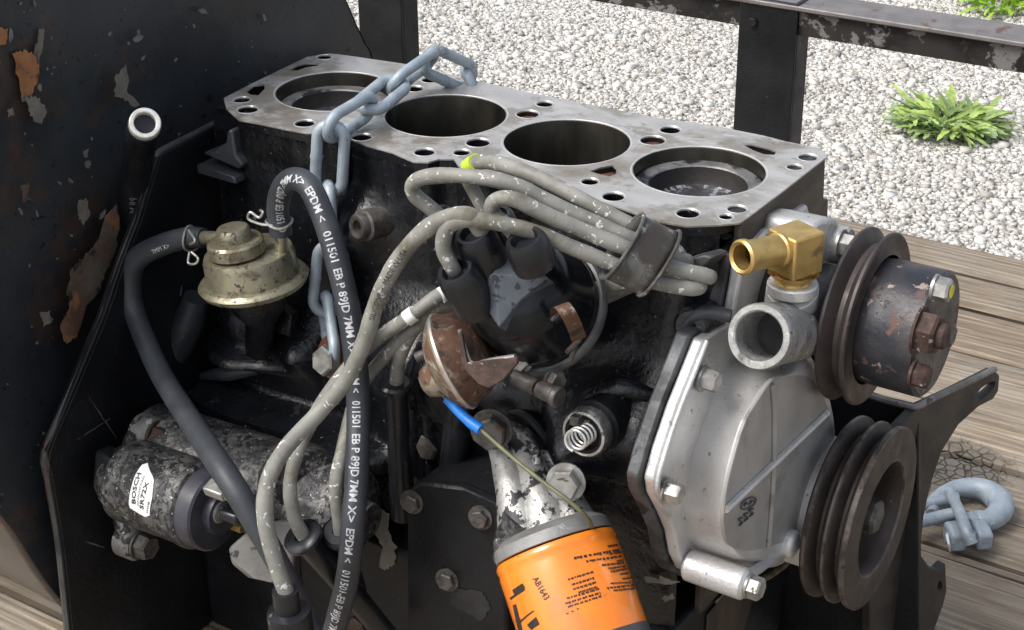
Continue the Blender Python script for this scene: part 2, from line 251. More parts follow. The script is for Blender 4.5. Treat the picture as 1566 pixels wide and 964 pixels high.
# ------------------------------------------------------------------ mesh helpers
class MB:
    def __init__(s): s.v = []; s.f = []
    def add(s, vs, fs, M=None):
        n = len(s.v); s.v += [tuple(M @ V(v)) if M else tuple(v) for v in vs]; s.f += [tuple(i + n for i in f) for f in fs]; return s
    def lathe(s, prof, M=I4, n=40, a0=0, a1=2 * math.pi):
        full = abs(a1 - a0 - 2 * math.pi) < 1e-6; k = n if full else n + 1
        vs, fs, rows = [], [], []
        for r, h in prof:
            if r < 1e-7: rows.append([len(vs)]); vs.append((0, 0, h))
            else:
                rows.append(list(range(len(vs), len(vs) + k)))
                vs += [(r * math.cos(a0 + (a1 - a0) * i / n), r * math.sin(a0 + (a1 - a0) * i / n), h) for i in range(k)]
        for a, b in zip(rows, rows[1:]):
            for i in range(n):
                j = (i + 1) % k if full else i + 1
                if len(a) == 1 and len(b) == 1: continue
                if len(a) == 1: fs.append((a[0], b[j], b[i]))
                elif len(b) == 1: fs.append((a[i], a[j], b[0]))
                else: fs.append((a[i], a[j], b[j], b[i]))
        return s.add(vs, fs, M)
    def cyl(s, r, h0, h1, M=I4, n=28, c=.0006):
        return s.lathe([(0, h0), (r - c, h0), (r, h0 + c), (r, h1 - c), (r - c, h1), (0, h1)], M, n)
    def ringcyl(s, ro, ri, h0, h1, M=I4, n=40, c=.0006):
        return s.lathe([(ri, h1 - c), (ri, h0 + c), (ri + c, h0), (ro - c, h0), (ro, h0 + c), (ro, h1 - c), (ro - c, h1), (ri + c, h1), (ri, h1 - c)], M, n)
    def prism(s, outer, h0, h1, M=I4, holes=()):
        loops = [list(outer)] + [list(h) for h in holes]
        area = lambda L: sum(a[0] * b[1] - b[0] * a[1] for a, b in zip(L, L[1:] + L[:1]))
        loops = [L if (area(L) > 0) == (k == 0) else L[::-1] for k, L in enumerate(loops)]
        flat = [p for L in loops for p in L]; n = len(flat)
        tri = tessellate_polygon([[V((p[0], p[1], 0)) for p in L] for L in loops])
        vs = [(p[0], p[1], h0) for p in flat] + [(p[0], p[1], h1) for p in flat]; fs = []
        for t in tri:
            a, b, c = [V((*flat[i][:2], 0)) for i in t]
            if (b - a).cross(c - a).z < 0: t = t[::-1]
            fs.append(tuple(i + n for i in t)); fs.append(tuple(t[::-1]))
        k = 0
        for L in loops:
            for i in range(len(L)):
                j = (i + 1) % len(L); fs.append((k + i, k + j, k + j + n, k + i + n))
            k += len(L)
        return s.add(vs, fs, M)
    def box(s, x0, x1, y0, y1, z0, z1, M=I4):
        vs = [(x, y, z) for x in (x0, x1) for y in (y0, y1) for z in (z0, z1)]
        return s.add(vs, [(0, 1, 3, 2), (4, 6, 7, 5), (0, 4, 5, 1), (2, 3, 7, 6), (0, 2, 6, 4), (1, 5, 7, 3)], M)
    def tube(s, pts, r, n=14, res=6, caps=True, straight=False, wob=0):
        P = list(map(V, pts)) if straight else spline(pts, res)
        m = len(P); rr = r if isinstance(r, (list, tuple)) else None
        T, U = frames(P)
        vs, fs = [], []
        for i, p in enumerate(P):
            if rr: t = i / (m - 1) * (len(rr) - 1); k = min(int(t), len(rr) - 2); q = rr[k] + (rr[k + 1] - rr[k]) * (t - k)
            else: q = r
            b = T[i].cross(U[i]); q = q * (1 + wob * mnoise.noise(p * 90)) if wob else q
            vs += [p + (U[i] * math.cos(2 * math.pi * j / n) + b * math.sin(2 * math.pi * j / n)) * q for j in range(n)]
        for i in range(m - 1):
            for j in range(n):
                k = (j + 1) % n; fs.append((i * n + j, i * n + k, (i + 1) * n + k, (i + 1) * n + j))
        if caps: fs.append(tuple(range(n))[::-1]); fs.append(tuple((m - 1) * n + j for j in range(n)))
        return s.add(vs, fs)
    def grid(s, fn, nu, nv):
        vs = [fn(i / nu, j / nv) for i in range(nu + 1) for j in range(nv + 1)]
        return s.add(vs, [(i * (nv + 1) + j, (i + 1) * (nv + 1) + j, (i + 1) * (nv + 1) + j + 1, i * (nv + 1) + j + 1) for i in range(nu) for j in range(nv)])
    def hexhead(s, af, h, M=I4, washer=1.25, dome=.12, wt=.0016):
        c = af / math.sqrt(3)
        if washer: s.lathe([(0, 0), (af * washer / 2 * 1.12, 0), (af * washer / 2 * 1.12, wt), (0, wt)], M, 24)
        vs, rows = [], []
        for q, z in ((1, wt), (1, h * .86), (.87, h)):
            rows.append(list(range(len(vs), len(vs) + 6))); vs += [(c * q * math.cos(k * math.pi / 3), c * q * math.sin(k * math.pi / 3), z) for k in range(6)]
        fs = [(a[i], a[(i + 1) % 6], b[(i + 1) % 6], b[i]) for a, b in zip(rows, rows[1:]) for i in range(6)]
        vs.append((0, 0, h * .97)); fs += [(rows[2][i], rows[2][(i + 1) % 6], 18) for i in range(6)]
        return s.add(vs, fs, M)
def spline(pts, res=6):
    p = [V(q) for q in pts]
    if len(p) == 2: return [p[0].lerp(p[1], i / res) for i in range(res + 1)]
    p = [p[0] * 2 - p[1]] + p + [p[-1] * 2 - p[-2]]; out = []
    for i in range(1, len(p) - 2):
        a, b, c, d = p[i - 1:i + 3]
        for k in range(res):
            t = k / res
            out.append(.5 * (2 * b + (c - a) * t + (2 * a - 5 * b + 4 * c - d) * t * t + (3 * b - a - 3 * c + d) * t ** 3))
    return out + [p[-2]]
def frames(P):
    T = [(P[min(i + 1, len(P) - 1)] - P[max(i - 1, 0)]).normalized() for i in range(len(P))]
    u = T[0].orthogonal().normalized(); U = [u]
    for a, b in zip(T, T[1:]):
        u = a.rotation_difference(b) @ u; u = (u - b * u.dot(b)).normalized(); U.append(u)
    return T, U
WM = {}
def mesh_of(name, mb, mat, smooth=38):
    me = bpy.data.meshes.new(name); me.from_pydata(mb.v, [], mb.f); me.validate()
    bm = bmesh.new(); bm.from_mesh(me); bmesh.ops.remove_doubles(bm, verts=bm.verts, dist=1e-6); bmesh.ops.recalc_face_normals(bm, faces=bm.faces); bm.to_mesh(me); bm.free()
    if mat: me.materials.append(mat)
    if smooth: me.shade_smooth(); me.set_sharp_from_angle(angle=R(smooth))
    return me
def put(name, me, parent=None, M=None):
    o = bpy.data.objects.new(name, me); COL.objects.link(o)
    M = M.copy() if M else I4.copy()
    WM[o] = M
    if parent is not None: o.parent = parent; o.matrix_parent_inverse = WM[parent].inverted()
    o.matrix_basis = M
    return o
def ob(name, mb, mat, parent=None, bevel=0, smooth=38, seg=2, sub=0, label=None, M=None):
    me = mesh_of(name, mb, mat, smooth)
    o = put(name, me, parent, M)
    if bevel:
        m = o.modifiers.new('bevel', 'BEVEL'); m.width = bevel; m.segments = seg; m.limit_method = 'ANGLE'; m.angle_limit = R(40); m.use_clamp_overlap = True
    if sub:
        m = o.modifiers.new('sub', 'SUBSURF'); m.levels = sub; m.render_levels = sub
    if label: o['label'] = label
    return o
def thing(name, label, cat, loc, group=None):
    o = bpy.data.objects.new(name, None); COL.objects.link(o); o.location = loc; o.empty_display_size = .02
    WM[o] = Matrix.Translation(loc); tag(o, label, cat, group); return o
def tag(o, label, cat, group=None, kind=None):
    if label: o['label'] = label
    if cat: o['category'] = cat
    if group: o['group'] = group
    if kind: o['kind'] = kind
    return o
BOLTS = {}
def bolt(parent, pos, ax, af=.012, h=.007, mat=STEEL, washer=1.25, spin=None, name='bolt', label=None):
    k = (af, h, mat.name, washer)
    if k not in BOLTS: BOLTS[k] = mesh_of('bolt', MB().hexhead(af, h, I4, washer), mat, 30)
    M = frame(pos, ax) @ Matrix.Rotation(random.uniform(0, 1) if spin is None else spin, 4, 'Z')
    o = put(name, BOLTS[k], parent, M)
    if label: o['label'] = label
    return o
TXT = {}
def text2d(s, size=1.0, sx=1.0, bold=0.0):
    """flat glyph outlines as 2-D vertices and faces"""
    k = (s, bold)
    if k not in TXT:
        c = bpy.data.curves.new('t', 'FONT'); c.body = s; c.size = 1; c.resolution_u = 2; c.offset = bold
        o = bpy.data.objects.new('t', c); COL.objects.link(o)
        dg = bpy.context.evaluated_depsgraph_get(); me = bpy.data.meshes.new_from_object(o.evaluated_get(dg))
        bm = bmesh.new(); bm.from_mesh(me); bmesh.ops.triangulate(bm, faces=bm.faces)
        for _ in range(3):
            E_ = [e for e in bm.edges if abs(e.verts[0].co.y - e.verts[1].co.y) > .16]
            if E_: bmesh.ops.subdivide_edges(bm, edges=E_, cuts=1); bmesh.ops.triangulate(bm, faces=bm.faces)
        bm.verts.index_update()
        TXT[k] = ([(v.co.x, v.co.y) for v in bm.verts], [tuple(v.index for v in f.verts) for f in bm.faces]); bm.free()
        bpy.data.objects.remove(o); bpy.data.curves.remove(c); bpy.data.meshes.remove(me)
    vs, fs = TXT[k]
    return [(x * size * sx, y * size) for x, y in vs], fs
def tube_print(mb, P, r, s0, size, txt, sx=1.0, shift=0.0, bold=.0, view=None, lift=.0002):
    """wraps a line of text onto a tube of centre line P from arc length s0; shift = offset around the tube in metres"""
    T, _ = frames(P); L = [0]
    for a, b in zip(P, P[1:]): L.append(L[-1] + (b - a).length)
    vs, fs = text2d(txt, size, sx, bold); out = []
    for x, y in vs:
        q = min(max(s0 + x, 0), L[-1] - 1e-6); k = int(np.searchsorted(L, q, 'right')) - 1; t = (q - L[k]) / (L[k + 1] - L[k])
        p = P[k].lerp(P[k + 1], t); tt = T[k].lerp(T[k + 1], t).normalized(); c = view or tocam(p)
        n = (c - tt * c.dot(tt)).normalized(); u = n.cross(tt); a = (y - size * .36 + shift) / r
        out.append(p + (n * math.cos(a) + u * math.sin(a)) * (r + lift))
    mb.add(out, fs); return max(x for x, y in vs)

# ================================================================== GROUND
GZ = -.95
gm = ground_mat()
g = MB(); g.add([(-400, -400, GZ), (400, -400, GZ), (400, 400, GZ), (-400, 400, GZ)], [(0, 1, 2, 3)])
tag(ob('ground', g, gm, smooth=0), 'pale crushed limestone gravel yard behind the trailer', None, None, 'structure')
def gravel():
    bv = np.array([(x, y, z) for z in (-.8, .8) for x, y in ((-.8, -.8), (.8, -.8), (.8, .8), (-.8, .8))]); bf = np.array([(0, 2, 1), (0, 3, 2), (4, 5, 6), (4, 6, 7), (0, 1, 5), (0, 5, 4), (1, 2, 6), (1, 6, 5), (2, 3, 7), (2, 7, 6), (3, 0, 4), (3, 4, 7)])
    pts, rad = [], []
    def region(n, x0, x1, y0, y1, r0, r1, zb):
        p = np.c_[rng.uniform(x0, x1, n), rng.uniform(y0, y1, n), np.zeros(n)]
        r = r0 + (r1 - r0) * rng.random(n) ** 2.2
        d = p - np.array(CAM); d[:, 2] = GZ - CAM.z; z = d @ np.array(CF); u = d @ np.array(CR) / z * FPX + 783; v = 482 - d @ np.array(CU) / z * FPX
        k = (u > -120) & (u < 1700) & (v > -60) & (v < 1000) & (u > 420)
        p = p[k]; r = r[k]; p[:, 2] = GZ + zb * r; pts.append(p); rad.append(r)
    region(240000, -2.9, .75, .95, 3.9, .0030, .0068, .3)
    region(9000, -2.9, .75, .95, 3.9, .0065, .0135, .3)
    p = np.concatenate(pts); r = np.concatenate(rad); n = len(p); print('stones', n)
    S = np.c_[rng.uniform(.8, 1.5, n), rng.uniform(.6, 1.1, n), rng.uniform(.4, .85, n)] * r[:, None]
    shapes = bv[None] * (1 + rng.uniform(-.42, .30, (24, len(bv), 3))); q = shapes[rng.integers(0, 24, n)] * S[:, None, :]
    a = rng.uniform(0, 6.28, n); t = rng.normal(0, .35, n); ca, sa, ct, st = np.cos(a), np.sin(a), np.cos(t), np.sin(t)
    y = q[..., 1] * ct[:, None] - q[..., 2] * st[:, None]; z = q[..., 1] * st[:, None] + q[..., 2] * ct[:, None]
    X = q[..., 0] * ca[:, None] - y * sa[:, None]; Y = q[..., 0] * sa[:, None] + y * ca[:, None]
    vv = (np.stack([X, Y, z], -1) + p[:, None]).reshape(-1, 3); ff = (bf[None] + (np.arange(n) * len(bv))[:, None, None]).reshape(-1, 3)
    me = bpy.data.meshes.new('gravel'); me.vertices.add(len(vv)); me.vertices.foreach_set('co', vv.ravel().astype('f'))
    me.loops.add(ff.size); me.loops.foreach_set('vertex_index', ff.ravel().astype('i')); me.polygons.add(len(ff))
    me.polygons.foreach_set('loop_start', np.arange(0, ff.size, 3, dtype='i')); me.update(calc_edges=True)
    at = me.attributes.new('tint', 'FLOAT', 'POINT'); at.data.foreach_set('value', np.repeat(rng.beta(1.9, 1.0, n), len(bv)).astype('f'))
    me.materials.append(stone_mat()); o = put('gravel', me)
    tag(o, 'loose pale crushed limestone chips covering the yard', None, None, 'stuff')
gravel()
def leaf_mesh(L, W, n=7, droop=.5, teeth=.3, fold=.25):
    vs, fs = [], []
    for i in range(n + 1):
        t = i / n; w = W * (math.sin(math.pi * min(t * .8 + .12, 1)) ** .8) * (1 + (teeth if i % 2 else -teeth)) if i < n else .0005
        x = L * t; z = L * (.34 * t - droop * .7 * t * t)
        vs += [(x, -w, z + w * fold), (x, 0, z), (x, w, z + w * fold)]
    for i in range(n): a = i * 3; fs += [(a, a + 3, a + 4, a + 1), (a + 1, a + 4, a + 5, a + 2)]
    return MB().add(vs, fs)
def weed(px, py, rad, count, label, m, hgt):
    c = PZ(px, py, GZ); t = thing('weed', label, 'weed', c, 'green weeds in the gravel')
    kinds = [mesh_of('leaf', leaf_mesh(rad * random.uniform(.50, .72), rad * random.uniform(.040, .062), 8, random.uniform(.35, .75), .2), m, 60) for _ in range(8)]
    for i in range(count):
        a = random.uniform(0, 6.283); up = random.random() ** 1.6 * hgt; q = .55 + .55 * random.random(); rr = rad * .58 * math.sqrt(random.random())
        M = Matrix.Translation(c + V((math.cos(a), math.sin(a), 0)) * rr + V((0, 0, .010 + random.random() * .03 * (1 - rr / rad)))) @ Matrix.Rotation(a + random.gauss(0, .65), 4, 'Z') @ Matrix.Rotation(-up, 4, 'Y') @ Matrix.Rotation(random.uniform(-.7, .7), 4, 'X') @ Matrix.Diagonal((q, q, q, 1))
        put('leaf', random.choice(kinds), t, M)
weed(1450, 200, .150, 270, 'low spreading green weed in the gravel between the rail post and the right edge', leaf_mat('grey green leaf', (.26, .38, .19), (.50, .64, .17)), .6)
weed(1535, 12, .19, 150, 'bright green weed growing beyond the rail in the top right corner', leaf_mat('bright leaf', (.30, .52, .06), (.44, .62, .08)), 1.1)

# ================================================================== TRAILER
TR = thing('trailer', 'plank decked trailer with a black angle iron side rail and weathered boards', 'trailer', (.1, .3, WZ - .05))
def plank(y0, y1, x0=-1.5, x1=1.5, dz=0.0, ends=0):
    cx, cy = (x0 + x1) / 2, (y0 + y1) / 2
    m = MB(); w = (y1 - y0) / 2 - .0044; n = 60; prof = []
    for y, z in ((-w, -.036), (-w, -.004), (-w + .004, 0), (-w * .5, .0008), (0, .001), (w * .5, .0008), (w - .004, 0), (w, -.004), (w, -.036)): prof.append((y, z))
    L = x1 - x0
    def fn(u, v):
        k = v * (len(prof) - 1); i = int(round(k)); y, z = prof[i]; x = (u - .5) * L
        wob = mnoise.noise(V((x * 6 + cx, cy * 31 + i * .3, 1))) * .0016
        return (x, y + wob * (1 if abs(y) > w * .9 else .2), z + wob * .6)
    m.grid(fn, n, len(prof) - 1)
    return ob('plank', m, WOOD, TR, M=Matrix.Translation((cx, cy, WZ + dz)), smooth=40)
ys = [-.75, -.605, -.46, -.315, -.162, .004, .155, .299, .445, .59, .642, .74, .818, .90]
ys = [-.75, -.605, -.46, -.315, -.162, .004, .155, .299, .445, .642, .74, .818, .90]
for i, (a, b) in enumerate(zip(ys, ys[1:])): plank(a, b, dz=[0, .001, -.001, .002, 0, .001, .0015, 0, .002, 0, .0015, 0][i % 12])
mb = MB().box(-1.5, 1.5, -.75, .895, WZ - .10, WZ - .04); ob('deck_frame', mb, RAILM, TR)
RY = .905
def post(x0, x1):
    m = MB().box(x0, x1, RY, RY + .006, WZ - .30, -.17); m.box(x0, x0 + .006, RY + .006, RY + .04, WZ - .30, -.17)
    m.box(x1 - .006, x1, RY + .006, RY + .04, WZ - .30, -.17)
    return ob('post', m, BLKS, TR, .0015)
p1 = post(PY(1130, 30, RY).x, PY(1217, 60, RY).x); p2 = post(PY(549, 40, RY).x, PY(614, 40, RY).x)
bolt(p1, PY(1152, 34, RY - .0005), (0, -1, 0), .010, .004, RAILM, 0, name='rivet')
rz0 = PY(1400, 75, RY + .008).z; rz1 = PY(1400, 33, RY + .008).z
zb, zt = -.2085, -.178
mb = MB().box(-2, 1.4, RY + .0065, RY + .0125, zb, zt); ob('rail_web', mb, surf('chipped rail web', (.016, .0155, .015), (.032, .028, .026), 22, (.45, .65), 0, .3, 250, .0008, [((.17, .165, .16), 26, .555, .585, .65, .1), ((.035, .03, .028), 90, .56, .62, .6, 0), ((.075, .04, .03), 30, .60, .70, .85, 0)], spec=.2), TR, .001)
mb = MB().box(-2, 1.4, RY - .002, RY + .062, zt + .0005, zt + .0065); ob('rail_flange', mb, RAILT, TR, .0015)

# ================================================================== ENGINE
EN = thing('engine', 'oily black four cylinder engine with its head off and bare machined deck on the trailer', 'engine', (.14, 0, WZ))
# ---- deck and block
deck_px = [(342, 150), (346, 166), (365, 183), (402, 190), (440, 198), (468, 203), (500, 203), (528, 209), (560, 222), (600, 233), (632, 247), (655, 248), (672, 243), (694, 243), (700, 252), (712, 266), (760, 272), (830, 281), (870, 291), (930, 311), (965, 324), (1000, 337), (1050, 346), (1100, 344), (1132, 341), (1200, 290), (1264, 240), (1262, 233), (1250, 226), (1200, 216), (1170, 208), (1100, 194), (1000, 179), (850, 150), (720, 122), (620, 98), (524, 84), (505, 82), (470, 87), (430, 106), (385, 128)]
deck = [tuple(PZ(x, y, 0)[:2]) for x, y in deck_px]
def circ(c, r, n=20, sy=1.0): return [(c[0] + r * math.cos(2 * math.pi * i / n), c[1] + r * sy * math.sin(2 * math.pi * i / n)) for i in range(n)]
BR = .0407; bores = [(i * .095, 0.0) for i in range(4)]
holes, inserts = [], []
for x, y, wpx, kind in [(370, 153, 25, 0), (379, 168, 31, 0), (466, 189, 30, 0), (496, 87.5, 22, 0), (658, 122.5, 26, 0), (634, 136, 26, 0), (649, 233, 31, 0), (706, 233.5, 25, 0), (731, 218.5, 36, 0), (833, 159.5, 25, 0),
                        (807, 175, 34, 1), (902, 278, 26, 0), (938, 301, 34, 0), (553, 210, 30, 0), (1025, 199, 31, 0), (998, 215, 38, 1), (1235.5, 241, 29, 0), (1215, 256, 23, 0), (1052, 326.5, 35, 0), (1127, 320, 29, 0), (1110, 331.7, 20, 0)]:
    c = PZ(x, y, 0); r = wpx * sc(c) / 2; holes.append(circ(c, r, 20)); inserts.append((c, r, kind))
tear = [[tuple(PZ(x, y, 0)[:2]) for x, y in L] for L in (
    [(902, 262), (918, 256), (937, 253), (943, 259), (942, 266), (932, 270), (915, 266)],
    [(1137, 222), (1150, 221), (1175, 227), (1188, 232), (1184, 237), (1168, 236), (1152, 230)],
    [(376, 141), (388, 131), (404, 129), (405, 136), (395, 146), (384, 145)],
    [(441, 108), (455, 100), (470, 97), (490, 98), (484, 101), (468, 103), (455, 108)])]
ent = [tuple(PZ(x, y, 0)[:2]) for x, y in [(883, 293), (892, 290), (903, 299), (900, 302)]]
m = MB(); m.prism([(min(x, .3365), y) for x, y in deck], -.0065, -.0012, I4, [circ(b, BR + .0001, 72) for b in bores] + [h for h in holes if max(p[0] for p in h) < .3355] + tear)
BL = ob('cylinder_block', MB().box(-.052, .330, -.045, .060, -.255, -.120), BLK, EN)
ob('deck_flange', m, BLK, BL, .0006)
m = MB(); m.prism(deck, -.0011, 0, I4, [circ(b, BR, 72) for b in bores] + holes + tear)
ob('deck_face', m, DECK, BL, .0005)
stain(DECK, [(PZ(x, y, 0), r_) for x, y, r_ in ((400, 150, .045), (430, 185, .035), (470, 105, .03), (610, 150, .05), (640, 200, .03), (807, 175, .022), (998, 215, .022), (1160, 228, .025), (925, 262, .02), (1060, 340, .03), (720, 230, .02), (560, 215, .03))], (.17, .145, .11), .62)
EDGE = surf('painted edge highlight', (.66, .65, .63), (.58, .57, .56), 60, (.25, .4), .5, .05, 300, .0003)  # edge highlight put into the colour of thin bright rings
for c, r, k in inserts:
    ob('hole_chamfer_highlight', MB().lathe([(r - .0001, -.0005), (r + .0007, .0003), (r + .0011, .00005)], Matrix.Translation((c.x, c.y, 0)), 24), EDGE, BL)
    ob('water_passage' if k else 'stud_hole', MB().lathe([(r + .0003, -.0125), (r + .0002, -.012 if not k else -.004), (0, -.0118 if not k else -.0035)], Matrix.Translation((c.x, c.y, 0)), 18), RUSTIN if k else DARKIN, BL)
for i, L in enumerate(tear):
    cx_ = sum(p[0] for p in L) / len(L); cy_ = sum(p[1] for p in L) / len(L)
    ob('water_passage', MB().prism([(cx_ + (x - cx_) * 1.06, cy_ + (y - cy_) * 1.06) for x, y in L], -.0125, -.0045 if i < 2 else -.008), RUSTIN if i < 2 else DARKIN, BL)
for i, b in enumerate(bores):
    M = Matrix.Translation((b[0], 0, 0))
    ob('cylinder_bore', MB().lathe([(BR, -.0004), (BR - .0004, -.0012), (BR - .0004, -.14)], M, 72), BORE, BL)
    ob('bore_chamfer_highlight', MB().lathe([(BR - .0001, -.0006), (BR + .0011, .0003), (BR + .0016, .00005)], M, 72), EDGE, BL)
    dz = {0: -.0095, 1: -.078, 2: -.074, 3: -.0085}[i]
    pm = MB().lathe([(BR - .0006, dz - .03), (BR - .0006, dz - .001), (BR - .0016, dz), (BR * .76, dz), (BR * .745, dz - .0012)], M, 64)
    po = ob('piston', pm, PIST, EN)
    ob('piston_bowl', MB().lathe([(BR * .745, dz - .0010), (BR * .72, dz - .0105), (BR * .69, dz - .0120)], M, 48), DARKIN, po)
    ob('bowl_floor', MB().lathe([(BR * .695, dz - .0119), (BR * .66, dz - .0128), (BR * .3, dz - .0132), (0, dz - .0130)], M, 48), PISTD, po)
# near wall of the block as a cast relief
def sst(a, b, x): t = min(max((x - a) / (b - a), 0), 1); return t * t * (3 - 2 * t)
def ga(x, z, cx, cz, sx, sz, h): return h * math.exp(-(((x - cx) / sx) ** 2 + ((z - cz) / sz) ** 2))
NE = sorted([(p[0], p[1]) for p in deck[1:25]]); NX = [p[0] for p in NE]; NY = [p[1] for p in NE]
def wall_y(x, z):
    yt = float(np.interp(x, NX, NY)) + .0025
    y = -.050
    for cx in (0, .095, .19, .285): y -= .014 * max(0, 1 - ((x - cx) / .047) ** 2) ** .45 * (1 if z > -.16 else .6)
    y -= .038 * sst(-.085, -.135, z) * sst(.06, .14, x) + .020 * sst(-.11, -.16, z) * (1 - sst(.06, .14, x))
    y -= .013 * sst(-.012, -.016, -abs(z + .012) - .008 + .012)          # under the deck lip
    y -= .034 * (sst(-.198, -.204, z) - sst(-.214, -.220, z)) * (1 - sst(.10, .13, x))     # long ledge
    y += .03 * sst(-.222, -.235, z) * (1 - sst(.05, .1, x))
    y -= ga(x, z, .074, -.060, .020, .020, .016) + ga(x, z, .085, -.05, .022, .016, .008)
    y -= ga(x, z, .26, -.085, .03, .012, .008) + ga(x, z, .262, -.148, .016, .016, .016) + ga(x, z, .30, -.12, .02, .03, .012)
    y -= ga(x, z, -.03, -.175, .04, .006, .02) + ga(x, z, .033, -.16, .014, .014, .012)
    y -= ga(x, z, .215, -.10, .045, .03, .022) + ga(x, z, .15, -.12, .02, .05, .010) + ga(x, z, .31, -.06, .012, .06, .006)
    y -= ga(x, z, -.035, -.115, .02, .05, .010)
    n = mnoise.fractal(V((x * 28, z * 28, 3)), 1, 2, 3) * .0009 + mnoise.noise(V((x * 110, z * 110, 9))) * .0003
    k = sst(-.095, -.020, z)
    return y * (1 - k) + yt * k - ga(x, z, .074, -.060, .020, .020, .012) * k + n
m = MB(); Z0, Z1 = -.0062, -.262
m.grid(lambda u, v: (-.056 + u * .388, wall_y(-.056 + u * .388, Z0 + v * (Z1 - Z0)), Z0 + v * (Z1 - Z0)), 170, 110)
ob('side_casting', m, BLK, BL, smooth=60)
# far side, ends
m = MB().box(-.054, .335, .052, .064, -.262, -.0067); ob('far_wall', m, BLK, BL)
FRM = surf('bare brown iron', (.075, .058, .045), (.042, .036, .031), 28, (.42, .65), .25, .35, 260, .0008, [((.13, .10, .08), 60, .62, .7, .6, .3), ((.02, .019, .02), 20, .56, .66, .5, 0)], stretch=(1, .6, 1.6))
yz = [(-.058, -.0013), (.063, -.0013), (.066, -.030), (.074, -.033), (.076, -.052), (.086, -.058), (.085, -.26), (-.085, -.26), (-.085, -.12), (-.058, -.08)]
m = MB().prism(yz, .3367, .3415, XM()); ob('front_wall', m, FRM, BL, .001)
m = MB().box(-.060, -.050, -.056, .050, -.26, -.0068); ob('rear_wall', m, BLK, BL)
# lug with gusset at the rear corner, two ledges
a = PY(300, 252, -.085); b = PY(372, 262, -.085)
m = MB().prism([(0, 0), (.034, -.002), (.036, -.007), (0, -.006)], -.085, -.055, Matrix(((1, 0, 0, a.x), (0, 0, 1, 0), (0, 1, 0, a.z), (0, 0, 0, 1)))); ob('cast_ledge', m, BLKG, BL, .0012)
a = PY(308, 226, -.082)
m = MB().prism([(0, 0), (.034, -.005), (.037, -.001), (.031, .004), (.0295, .022), (.026, .022), (.023, .012), (.012, .004)], -.082, -.05, Matrix(((1, 0, 0, a.x), (0, 0, 1, 0), (0, 1, 0, a.z - .004), (0, 0, 0, 1)))); ob('cast_lug', m, BLKG, BL, .0015)
# core plug with recessed hex
c = PY(557, 345, -.088); M = frame(c, (-.25, -.95, .12))
ob('core_plug', MB().lathe([(0, .001), (.0038, .001), (.0045, .006), (.0075, .0065), (.0085, .005), (.0085, .001), (.0105, 0), (.0105, -.02)], M, 30), STEELD, BL)
# long ledge grime and rail line
m = MB().prism([(0, 0), (.165, .0), (.165, -.006), (0, -.005)], -.118, -.085, Matrix(((1, 0, 0, -.098), (0, 0, 1, 0), (0, 1, 0, -.206), (0, 0, 0, 1)))); ob('gallery_rail', m, BLK, BL, .0012)
# small bosses on the rear left
for q, Y, r in (((262, 440), -.10, .0135), ((240, 598), -.115, .012)):
    c = PY(*q, Y); o = ob('bolt_boss', MB().lathe([(r * 1.15, -.05), (r, -.003), (r * .9, 0), (0, 0)], frame(c, (.8, -.55, .2)), 28), BLKG, BL)
    bolt(o, c, (.8, -.55, .2), .013, .009, STEELD, 1.1)
c = PY(250, 530, -.10); ob('cast_rib', MB().tube([PY(300, 455, -.10), PY(285, 500, -.103), PY(262, 545, -.105), PY(236, 590, -.105)], [.009, .012, .012, .008], 12), BLKG, BL)
ob('cast_rib', MB().tube([PY(310, 575, -.095), PY(350, 571, -.10), PY(395, 567, -.095)], [.003, .006, .003], 10), BLKG, BL)
ob('cast_arc', MB().tube([PY(1046, 530, -.098), PY(1050, 496, -.095), PY(1080, 478, -.092), PY(1118, 484, -.088)], [.003, .0042, .0045, .004], 12, 6), BLKG, BL)
ob('cast_boss', MB().lathe([(.012, -.03), (.011, -.002), (.009, 0), (.0035, 0), (.003, -.003), (0, -.003)], frame(PY(1056, 500, -.098), (.1, -1, .25)), 28), BLK, BL)
m = MB(); P = [PY(x, y, -.090) for x, y in ((1044, 398), (1078, 390), (1090, 394), (1076, 410), (1050, 412))]; fr = frame(P[0], (0, -1, .2), (1, 0, 0)); inv = fr.inverted()
ob('cast_tab', m.prism([tuple((inv @ p)[:2]) for p in P], -.02, .002, fr), surf('scuffed tab', (.10, .10, .10), (.05, .05, .052), 90, (.4, .6), .2, .4, 300, .0008), BL, .001)
for pa, pb in (((482, 214), (484, 302)), ((528, 224), (530, 320)), ((642, 262), (652, 330))): ob('cast_rib', MB().tube([PY(*pa, -.068), PY(*pb, -.068)], [.002, .0026, .002], 10, 4), BLKG, BL)
for q, Y in (((1060, 505), -.1), ((985, 470), -.085), ((930, 600), -.105)): pass
ob('cast_rib', MB().tube([PY(880, 640, -.106), PY(905, 610, -.108), PY(950, 596, -.104), PY(1000, 606, -.098)], [.004, .007, .008, .004], 12, 5), BLK, BL)
m = MB(); P = [PY(x, y, -.120) for x, y in ((388, 612), (430, 606), (480, 628), (520, 640), (560, 660), (520, 655), (470, 645), (410, 632))]; fr = frame(P[0], (0, -.2, 1), (1, 0, 0))
chipq = [(300, 603), (330, 590), (352, 566), (392, 560), (388, 575), (345, 582)]
